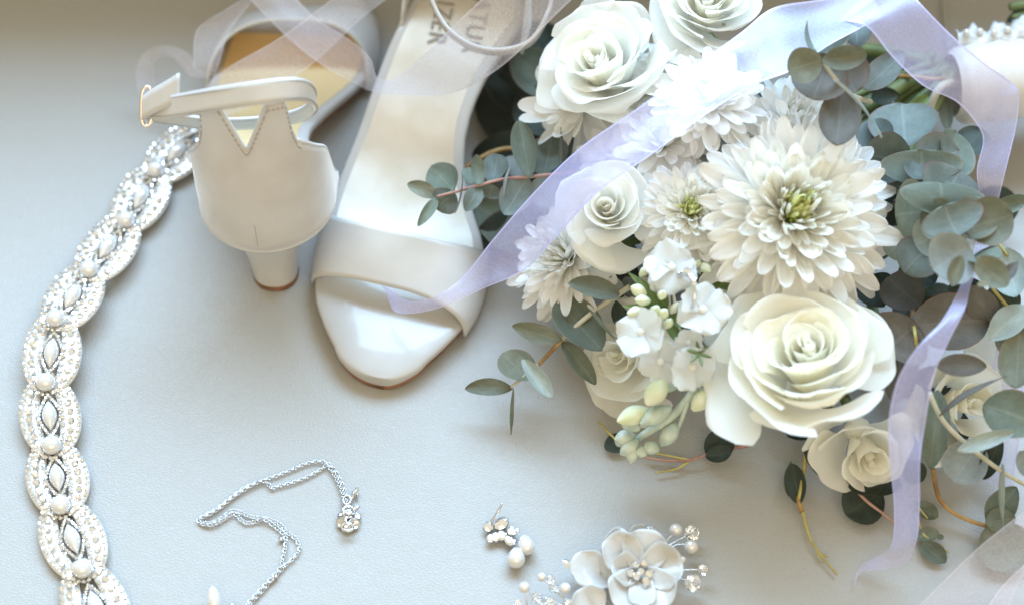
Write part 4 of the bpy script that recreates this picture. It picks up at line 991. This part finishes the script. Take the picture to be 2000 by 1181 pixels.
def mum(label, u, v, z, axis, R, rings, seed, inner=(M_MUM_Y, M_MUM_G), outer=M_MUM, midm=M_MUM_C, n0=20, n1=13, emin=2, emax=76, wid=1.0, cen=26, yfrom=0.72):
    R *= 0.001; rnd = random.Random(seed); c = P(u, v, z); M3 = frame(axis); ax = Vector(axis).normalized()
    base = c - ax * R * 0.30
    t = thing('chrysanthemum', label, 'chrysanthemum', tuple(base), 'chrysanthemums in the bouquet')
    for k in range(rings):
        f = k / (rings - 1); nk = round(n0 + (n1 - n0) * f) if f < yfrom - 0.1 else n1 + 4; el0 = math.radians(emin + (emax - emin) * f ** 0.85)
        mat = outer if f < 0.45 else (midm if f < yfrom else inner[0])
        for i in range(nk):
            ph = 2 * PI * (i + 0.5 * (k % 2) + rnd.uniform(-.25, .25)) / nk
            el = el0 + rnd.gauss(0, .12); L = R * (1.0 - 0.70 * f ** 0.9) * rnd.uniform(0.82, 1.12)
            var = rnd.choice((0, 1, 5, 3)) if f < 0.35 else (rnd.choice((1, 2, 3)) if f < 0.75 else rnd.choice((2, 4)))
            rb = R * (0.10 * (1 - f) + 0.05); zb = R * (0.02 + 0.20 * f)
            X = Vector((math.cos(ph) * math.cos(el), math.sin(ph) * math.cos(el), math.sin(el)))
            Y = Vector((-math.sin(ph), math.cos(ph), 0)); Z = X.cross(Y)
            tw = rnd.uniform(-.55, .55); Y2 = Y * math.cos(tw) + Z * math.sin(tw); Z2 = X.cross(Y2)
            ww = L * wid * rnd.uniform(0.9, 1.15) * (1 + 0.30 * f if f < yfrom - 0.1 else 0.72)
            m = M3 @ Matrix((X * L, Y2 * ww, Z2 * L)).transposed()
            o = link('petal', mum_data(var, mat), t)
            o.matrix_local = Matrix.Translation(M3 @ Vector((math.cos(ph) * rb, math.sin(ph) * rb, zb))) @ m.to_4x4()
    fl = []
    for i in range(cen):
        rr = R * 0.115 * math.sqrt((i + 0.5) / cen); a = i * 2.39996
        p = base + M3 @ Vector((rr * math.cos(a), rr * math.sin(a), R * 0.22)); q = base + M3 @ Vector((rr * 1.25 * math.cos(a), rr * 1.25 * math.sin(a), R * (0.44 - 0.6 * rr / R)))
        fl.append(tube([p, p.lerp(q, 0.6), q], lambda s: R * (0.022 - 0.006 * s), 5))
    part(t, 'disc_florets', join(fl), inner[1], kind='stuff')
    part(t, 'calyx', ball(base - ax * R * 0.02, R * 0.20, R * 0.20, R * 0.10, M3, 12, 8), M_GREEN)
    hub = P(1835, 140, 48); mid = base.lerp(hub, 0.45) + Vector((-0.035 if u > 1500 else 0, 0, 0)); mid.z = max(min(mid.z, 0.022), 0.010)
    part(t, 'stem', tube([Vector(p) for p in cr([tuple(base), tuple(mid), tuple(hub + Vector((rnd.uniform(-1, 1), rnd.uniform(-1, 1), rnd.uniform(-1, 1))) * 0.008)], 8)], 0.0022, 7), M_GREEN)
    return t
mum('biggest white chrysanthemum with a green yellow eye above the cream rose', 1556, 408, 100, (0.06, -0.40, 0.90), 49, 15, 1, n0=30, n1=17, cen=44, emin=-20, wid=0.74, yfrom=0.8)
mum('smaller white chrysanthemum with a green eye next to the biggest one', 1350, 408, 90, (-0.12, -0.35, 0.92), 26, 12, 2, n0=26, n1=14, cen=30, emin=-14, wid=0.78, yfrom=0.8)
mum('pale yellow centred white chrysanthemum half under the brown eucalyptus leaf', 1548, 222, 102, (0.1, 0.10, 1.0), 27, 7, 3, inner=(M_MUM_C, M_MUM_Y), n0=18, n1=12, cen=40)
mum('pure white chrysanthemum veiled by the lilac ribbon', 1384, 182, 112, (-0.05, -0.1, 1.0), 26, 9, 4, inner=(M_MUM, M_MUM), midm=M_MUM, n0=22, n1=12, cen=12, wid=1.0, yfrom=2)
mum('white chrysanthemum at the bouquet edge beside the ribbon end over the sandal', 1092, 500, 50, (-0.66, -0.25, 0.70), 29, 10, 5, inner=(M_MUM_C, M_MUM_Y), n0=24, n1=13, cen=20, wid=0.8)
mum('white chrysanthemum with broad petals between large white rose and sandal', 1112, 196, 72, (-0.72, -0.25, 0.65), 35, 6, 6, inner=(M_MUM, M_MUM), midm=M_MUM, n0=13, n1=9, cen=8, wid=1.25, yfrom=2, emin=-14)
mum('white chrysanthemum under the ribbon between white rose and veiled mum', 1290, 272, 92, (-0.2, -0.2, 0.95), 25, 6, 7, inner=(M_MUM_C, M_MUM_Y), midm=M_MUM, n0=17, n1=10, cen=10, wid=1.2)
mum('white chrysanthemum crowded behind the small green eyed one', 1440, 300, 76, (0.0, 0.1, 1.0), 28, 6, 8, inner=(M_MUM, M_MUM), midm=M_MUM, n0=18, n1=11, cen=10, wid=1.1, yfrom=2)

mum('white chrysanthemum peeping out between the large white rose and the ribbon bend', 1318, 150, 92, (-0.1, 0.0, 1.0), 25, 8, 9, inner=(M_MUM, M_MUM), midm=M_MUM, n0=22, n1=12, cen=8, wid=0.9, yfrom=2)
mum('white chrysanthemum filling the gap just above the half open white rose', 1232, 300, 76, (-0.3, 0.0, 0.95), 26, 8, 10, inner=(M_MUM, M_MUM), midm=M_MUM, n0=22, n1=12, cen=8, wid=0.9, yfrom=2)
mum('white chrysanthemum whose lower petals hang over the stock leaves', 1440, 470, 66, (-0.2, -0.5, 0.85), 30, 8, 12, inner=(M_MUM, M_MUM), midm=M_MUM, n0=22, n1=12, cen=8, wid=0.8, yfrom=2)

# ------------------------------------------------------------------ stock flowers and buds
def floret(t, u, v, z, axis, rmm, n, seed, mat=M_FLORET, cm=M_MUM_C):
    R = rmm * 0.00090; rnd = random.Random(seed); c = P(u, v, z); M3 = frame(axis, rnd.uniform(0, 6))
    for i in range(n):
        ph = 2 * PI * i / n + rnd.uniform(-.15, .15); el = rnd.uniform(-.15, .55); p1 = rnd.uniform(0, 6); Rk = R * rnd.uniform(0.92, 1.08)
        def fn(a, b, ph=ph, el=el, p1=p1, Rk=Rk, i=i):
            u_ = 2 * a - 1
            prof = 0.10 + 0.56 * math.sin(PI * min(b, 0.72) / 1.44) ** 1.2
            rr = b * (1 - 0.30 * abs(u_) ** 2.2 * b - 0.07 * math.exp(-(u_ / 0.22) ** 2) * b ** 3)
            x_, y_ = Rk * rr, Rk * prof * u_ * (1 - 0.35 * max(0, b - 0.8) / 0.2)
            zz = Rk * (math.sin(el) * rr + 0.17 * rr * rr * math.sin(3.4 * u_ + p1) + 0.05 * rr ** 3 * math.sin(9 * u_ + 2 * p1) + 0.22 * u_ * u_ * rr * math.cos(p1) - 0.05 * math.exp(-(u_ / 0.15) ** 2) * rr - 0.18 * max(0, rr - 0.7) ** 2 * 4 + 0.02 * (i % 2) + 0.06 * u_ * (1 if i % 2 else 1))
            return c + M3 @ Vector((x_ * math.cos(ph) - y_ * math.sin(ph), x_ * math.sin(ph) + y_ * math.cos(ph), zz))
        part(t, 'petal', grid(fn, 9, 8), mat)
    part(t, 'floret_eye', ball(c + M3 @ Vector((0, 0, R * 0.06)), R * 0.16, R * 0.16, R * 0.08, M3, 8, 6), cm)
def bud(t, a, b, wpx, mat, name='bud'):
    A = P(*a); B = P(*b); d = B - A; r = wpx / pxmm(A) * 0.00042; Mq = frame(d)
    def fn(q, s):
        th = 2 * PI * q; rr = r * math.sin(PI * (0.05 + 0.93 * s)) ** 0.75 * (1 + 0.07 * math.cos(4 * th + 3 * s))
        return A + d * s + Mq @ Vector((rr * math.cos(th), rr * math.sin(th), 0))
    part(t, name, grid(fn, 12, 9, True)[:2], mat)
stock = thing('stock_flower', 'stem of small bluish white stock florets and buds in front of the cream rose', 'stock flower', tuple(P(1330, 700, 0)))
stem(stock, [(1430, 560, 40), (1400, 660, 54), (1360, 755, 50), (1310, 815, 38), (1255, 850, 28), (1232, 872, 22)], 2.6, 1.6, M_BUDB)
stem(stock, [(1352, 760, 50), (1338, 800, 44), (1325, 835, 36)], 1.3, 0.9, M_BUDB)
stem(stock, [(1360, 750, 50), (1372, 765, 50)], 1.3, 1.0, M_BUDB)
for k, (u, v, z, axs, r, n) in enumerate(((1312, 522, 88, (-0.1, -0.3, 0.95), 13.5, 5), (1372, 604, 84, (0.15, -0.35, 0.9), 14, 5), (1252, 648, 76, (-0.35, -0.4, 0.85), 13.5, 5), (1290, 705, 62, (-0.2, -0.7, 0.7), 13, 4), (1352, 716, 66, (0.1, -0.75, 0.65), 13.5, 4), (1410, 660, 60, (0.3, -0.6, 0.7), 11, 4), (1345, 668, 72, (0.0, -0.6, 0.8), 8, 4), (1300, 545, 82, (0.2, -0.6, 0.8), 10, 4))):
    floret(stock, u, v, z, axs, r, n, k + 40)
for a, b, wd, m_ in (((1352, 800, 50), (1392, 762, 56), 44, M_BUD), ((1300, 740, 54), (1262, 790, 52), 50, M_BUD), ((1262, 760, 50), (1330, 752, 50), 30, M_BUDB), ((1310, 795, 42), (1250, 828, 44), 40, M_BUDB), ((1268, 800, 42), (1205, 822, 44), 44, M_BUD), ((1250, 838, 36), (1212, 815, 38), 38, M_BUDB), ((1325, 825, 36), (1290, 870, 30), 40, M_BUDB), ((1240, 850, 28), (1200, 858, 28), 36, M_BUDB), ((1238, 862, 26), (1232, 905, 22), 34, M_BUDB), ((1246, 858, 28), (1212, 888, 24), 36, M_BUDB), ((1258, 868, 30), (1288, 880, 28), 34, M_BUDB), ((1250, 872, 26), (1258, 892, 26), 30, M_BUDB), ((1222, 850, 28), (1218, 838, 30), 26, M_BUDB), ((1205, 870, 24), (1215, 858, 26), 26, M_BUDB)):
    bud(stock, a, b, wd, m_)
for k in range(6):
    a = 2 * PI * k / 6 + 0.3
    bud(stock, (1366, 690, 74), (1366 + 26 * math.cos(a), 690 + 26 * math.sin(a), 76), 9, M_GREEN, 'sepal')
phlox = thing('phlox_cluster', 'cluster of green white phlox buds between white rose and stock florets', 'phlox', tuple(P(1265, 590, 0)))
stem(phlox, [(1330, 640, 40), (1300, 610, 62), (1270, 590, 72)], 1.6, 1.0, M_GREEN)
for a, b, wd in (((1262, 575, 78), (1232, 560, 82), 30), ((1270, 588, 78), (1240, 585, 82), 26), ((1290, 582, 80), (1296, 570, 86), 22), ((1276, 612, 78), (1284, 600, 86), 24), ((1292, 618, 78), (1300, 606, 86), 24), ((1260, 602, 76), (1225, 612, 80), 24), ((1310, 612, 74), (1326, 590, 80), 20), ((1300, 640, 72), (1312, 622, 78), 20), ((1375, 500, 76), (1376, 490, 82), 20), ((1370, 516, 78), (1388, 532, 80), 26), ((1360, 520, 76), (1366, 510, 82), 18), ((1285, 515, 78), (1255, 528, 84), 14), ((1250, 540, 78), (1268, 520, 86), 20)):
    bud(phlox, a, b, wd, M_BUD)
for a, b, wd in (((1290, 600, 74), (1248, 545, 82), 20), ((1300, 600, 74), (1212, 598, 80), 12), ((1300, 600, 74), (1268, 520, 86), 16), ((1305, 605, 72), (1330, 640, 74), 18), ((1300, 610, 70), (1295, 560, 80), 18), ((1290, 610, 70), (1240, 640, 74), 20), ((1300, 595, 72), (1225, 530, 80), 16), ((1300, 625, 66), (1340, 680, 66), 24)):
    leaf(phlox, a, b, wd, 'leafgreen', 'lance')
for a, b, wd in (((1352, 520, 66), (1440, 566, 72), 42), ((1350, 530, 60), (1420, 600, 56), 50), ((1340, 500, 66), (1420, 520, 60), 50), ((1305, 490, 74), (1372, 492, 78), 26), ((1400, 560, 50), (1460, 590, 50), 50), ((1420, 500, 50), (1470, 560, 46), 50)):
    leaf(phlox, a, b, wd, 'leafgreen', 'oval')

# diamond ring resting on the florets
ringt = thing('diamond_ring', 'diamond ring lodged among the stock florets', 'ring', tuple(P(1334, 572, 84)))
rc = P(1336, 574, 85); X = (P(1366, 590, 92) - rc).normalized(); Y = Vector((0.25, 0.35, 0.9)); Y = (Y - X * Y.dot(X)).normalized()
part(ringt, 'band', tube([rc + X * 0.0088 * math.cos(2 * PI * k / 32) + Y * 0.0088 * math.sin(2 * PI * k / 32) for k in range(33)], 0.0009, 8, False), M_STEEL)
for k in range(9):
    a = math.radians(42 + 12 * k); d = X * math.cos(a) + Y * math.sin(a)
    r = 0.0024 if k == 4 else 0.0013
    part(ringt, 'diamond', gem(rc + d * (0.0096 + r * 0.5), r, frame(d + (CAM - rc).normalized() * 0.4), 0.8, 8), M_STONE, smooth=False)

# ------------------------------------------------------------------ bouquet handle
hd = thing('bouquet_grip', 'white satin wrapped bouquet handle with lace trim and pearl pins', 'bouquet handle', tuple(P(1950, 170, 0)))
H0 = P(1858, 168, 44); H1 = P(2120, 140, 44)
def wrapf(a, b):
    th = 2 * PI * a; d = (H1 - H0); x = d.normalized(); y = Vector((0, 0, 1)).cross(x).normalized(); zv = x.cross(y)
    r = 0.0195 + 0.0006 * math.sin(2 * PI * (b * 6 + a)) + 0.001 * math.sin(b * 5)
    if b < 0.06: r *= 0.82 + 3 * b
    return H0 + d * b + (y * math.cos(th) + zv * math.sin(th)) * r
part(hd, 'satin_wrap', grid(wrapf, 40, 60, True)[:2], M_SATIN)
def lacef(a, b):
    p = P(1870 + 190 * a, 96 - 6 * math.sin(a * 20) - 40 * max(0, a - 0.3), 58)
    q = P(1866 + 190 * a, 58 + 9 * math.sin(a * 26) + 4 * math.sin(a * 61) - 46 * max(0, a - 0.28), 56)
    return p.lerp(q, b) + Vector((0, 0, 0.004 * math.sin(PI * b)))
part(hd, 'lace_trim', grid(lacef, 50, 6), M_LACE, solid=0.0008)
for u, v in ((1888, 62), (1914, 60), (1942, 62), (1968, 56)): part(hd, 'pearl_pin', ball(P(u, v + 2, 63), 0.0019, nu=10, nv=8), M_PEARL)
cap = [H0 + (P(1880, 168, 44) - H0) * 0.5]
stems = thing('green_stalk', 'thick green flower stalks gathered into the satin handle', 'stalks', tuple(P(1780, 150, 0)))
for pts, r, m_ in ((((1680, 95, 44), (1760, 108, 50), (1840, 130, 48), (1890, 150, 46)), 3.6, M_GREEN), (((1690, 215, 40), (1750, 175, 48), (1800, 150, 50), (1880, 140, 48)), 4.2, M_GREEN), (((1700, 235, 34), (1770, 195, 40), (1820, 170, 42), (1890, 160, 44)), 4.4, M_GREEN), (((1690, 250, 30), (1760, 225, 34), (1830, 185, 40), (1890, 165, 42)), 3.2, M_GREEN), (((1720, 150, 40), (1780, 150, 56), (1825, 155, 56), (1860, 150, 50)), 1.2, M_BROWNSTEM), (((1810, 225, 46), (1830, 180, 56), (1845, 165, 56), (1870, 160, 48)), 2.2, M_PALESTEM), (((1690, 180, 26), (1770, 160, 30), (1890, 150, 38)), 5.0, M_GREEN)):
    stem(stems, pts, r, r * 0.9, m_)
for b in (((1790, 215, 48), (1845, 170, 54), 26, 'green', 'oval'), ((1850, 260, 40), (1840, 180, 46), 30, 'olive', 'lance'), ((1760, 240, 50), (1810, 190, 54), 30, 'leafgreen', 'oval'), ((1700, 190, 52), (1755, 185, 56), 36, 'dark', 'oval'), ((1705, 260, 44), (1750, 215, 48), 50, 'dark', 'oval'), ((1720, 130, 24), (1800, 190, 22), 70, 'dark', 'oval'), ((1780, 130, 20), (1850, 190, 20), 60, 'dark', 'oval')):
    leaf(stems, *b)
far = thing('cut_stem_end', 'dark green cut stem end poking out beyond the lace trim', 'stem', tuple(P(1990, 24, 0)))
stem(far, [(1972, 14, 60), (2000, 10, 60), (2060, 0, 58)], 2.2, 2.6, M_GREEN)
stem(far, [(1978, 36, 56), (2010, 24, 56), (2060, 14, 54)], 2.2, 2.4, M_GREEN)
leaf(far, (2020, 20, 50), (1968, 42, 52), 30, 'dark', 'oval')

# ------------------------------------------------------------------ organza ribbons
def ribbon(name, label, rows, mat, seg=9, na=11, seed=1, wav=1.0):
    pr = [tuple(P(*r[:3])) + tuple(P(*r[3:])) for r in rows]
    pts = cr(pr, seg); n = len(pts)
    def fn(a, b):
        i = min(int(round(b * (n - 1))), n - 1); q = pts[i]
        A = Vector(q[:3]); B = Vector(q[3:]); p = A.lerp(B, a)
        k = (A - B).length
        p.z += wav * k * (0.05 * math.sin(PI * a) * math.sin(i * 0.21 + seed) + 0.012 * math.sin(9 * a + i * 0.13 + seed))
        return p
    V, F, UV = grid(fn, na, n)
    o = part(None, name, (V, F, UV), mat)
    # put the origin on the ribbon
    L = Vector(V[len(V) // 2]); o.data.transform(Matrix.Translation(-L)); o.location = L
    tag(o, label, 'ribbon', 'organza ribbons tied to the bouquet')
    return o
ribbon('organza_ribbon', 'lilac organza ribbon crossing the white blooms and ending on the sandal toe',
       [(1700, -14, 142, 1722, 34, 142), (1600, 0, 140, 1620, 88, 138), (1510, 15, 136, 1548, 138, 132), (1445, 65, 136, 1472, 168, 132), (1340, 142, 130, 1376, 226, 130),
        (1240, 216, 120, 1278, 298, 120), (1132, 290, 100, 1170, 374, 104), (1042, 376, 78, 1088, 462, 80), (962, 468, 58, 1025, 528, 58), (905, 540, 46, 945, 563, 46), (852, 578, 42, 872, 596, 40), (800, 588, 36, 812, 611, 34), (764, 566, 30, 770, 607, 29), (744, 556, 26, 758, 578, 25)], M_ORG, seed=2)
ribbon('organza_ribbon', 'lilac organza ribbon bending past the handle and trailing to a pointed tip',
       [(1640, 40, 140, 1730, -60, 142), (1692, 52, 142, 1785, -6, 148), (1742, 112, 136, 1852, 62, 142), (1802, 168, 130, 1922, 122, 136), (1866, 198, 124, 1974, 160, 128), (1906, 240, 116, 1990, 188, 120), (1920, 275, 110, 1984, 250, 112),
        (1908, 335, 104, 1962, 342, 104), (1915, 405, 92, 1946, 408, 92), (1905, 480, 78, 1930, 480, 78), (1880, 548, 92, 1898, 552, 92), (1842, 622, 100, 1884, 604, 98), (1788, 682, 102, 1850, 672, 98), (1752, 745, 98, 1824, 735, 94), (1736, 822, 86, 1806, 832, 82), (1738, 900, 66, 1797, 902, 64), (1746, 980, 44, 1796, 990, 42), (1744, 1052, 20, 1790, 1056, 22), (1728, 1078, 10, 1764, 1100, 12), (1690, 1098, 5, 1700, 1113, 6), (1674, 1116, 3, 1680, 1119, 3), (1664, 1146, 1.5, 1667, 1148, 1.5)], M_ORG, seed=5, wav=0.7)
ribbon('organza_ribbon', 'sheer pale ribbon twisting between both sandals and over the printed insole',
       [(545, -40, 66, 470, -20, 60), (612, 32, 64, 560, 72, 58), (680, 76, 62, 630, 128, 54), (722, 112, 60, 690, 162, 50), (738, 152, 58, 732, 180, 46), (776, 152, 62, 800, 186, 50), (830, 106, 80, 890, 180, 62), (890, 46, 100, 985, 126, 84), (960, -20, 112, 1090, 26, 100), (1010, -70, 118, 1160, -40, 108)], M_ORG2, seed=1, wav=0.6)
ribbon('organza_ribbon', 'sheer pale ribbon slanting across the warm tinted vamp of the far sandal',
       [(700, -40, 70, 780, -20, 66), (620, 20, 66, 700, 42, 60), (540, 78, 58, 620, 118, 52), (450, 130, 50, 520, 190, 44), (400, 170, 40, 440, 230, 34)], M_ORG2, seed=3, wav=0.5)
ribbon('organza_ribbon', 'faint sheer ribbon loop curling behind the strap buckle',
       [(440, 20, 60, 520, -30, 60), (384, 60, 52, 450, 60, 52), (378, 130, 44, 420, 140, 44), (372, 108, 40, 376, 150, 34), (330, 90, 36, 336, 112, 30), (285, 102, 30, 306, 120, 26), (266, 150, 22, 300, 150, 18), (290, 215, 12, 318, 190, 8), (345, 236, 6, 345, 212, 4)], M_ORG2, seed=6, wav=0.4)
ribbon('organza_ribbon', 'wide sheer ribbon lying across the corner beside the dull green leaf',
       [(1760, 1215, 6, 1960, 1230, 6), (1850, 1126, 14, 1985, 1150, 14), (1925, 1056, 24, 2030, 1080, 24), (2040, 968, 40, 2110, 1010, 40)], M_ORG2, seed=4, wav=0.4)
ribbon('organza_ribbon', 'second sheer ribbon layer folded over the corner ribbon',
       [(1910, 1215, 10, 2030, 1230, 10), (1960, 1140, 18, 2070, 1170, 18), (2030, 1080, 30, 2110, 1110, 30)], M_ORG2, seed=8, wav=0.4)
ribbon('organza_ribbon', 'short organza tail tucked between the lower eucalyptus leaves at the edge',
       [(2030, 640, 56, 1950, 660, 50), (2000, 760, 40, 1930, 770, 36), (1990, 860, 22, 1925, 850, 20), (1975, 960, 10, 1920, 940, 8)], M_ORG, seed=9, wav=0.5)
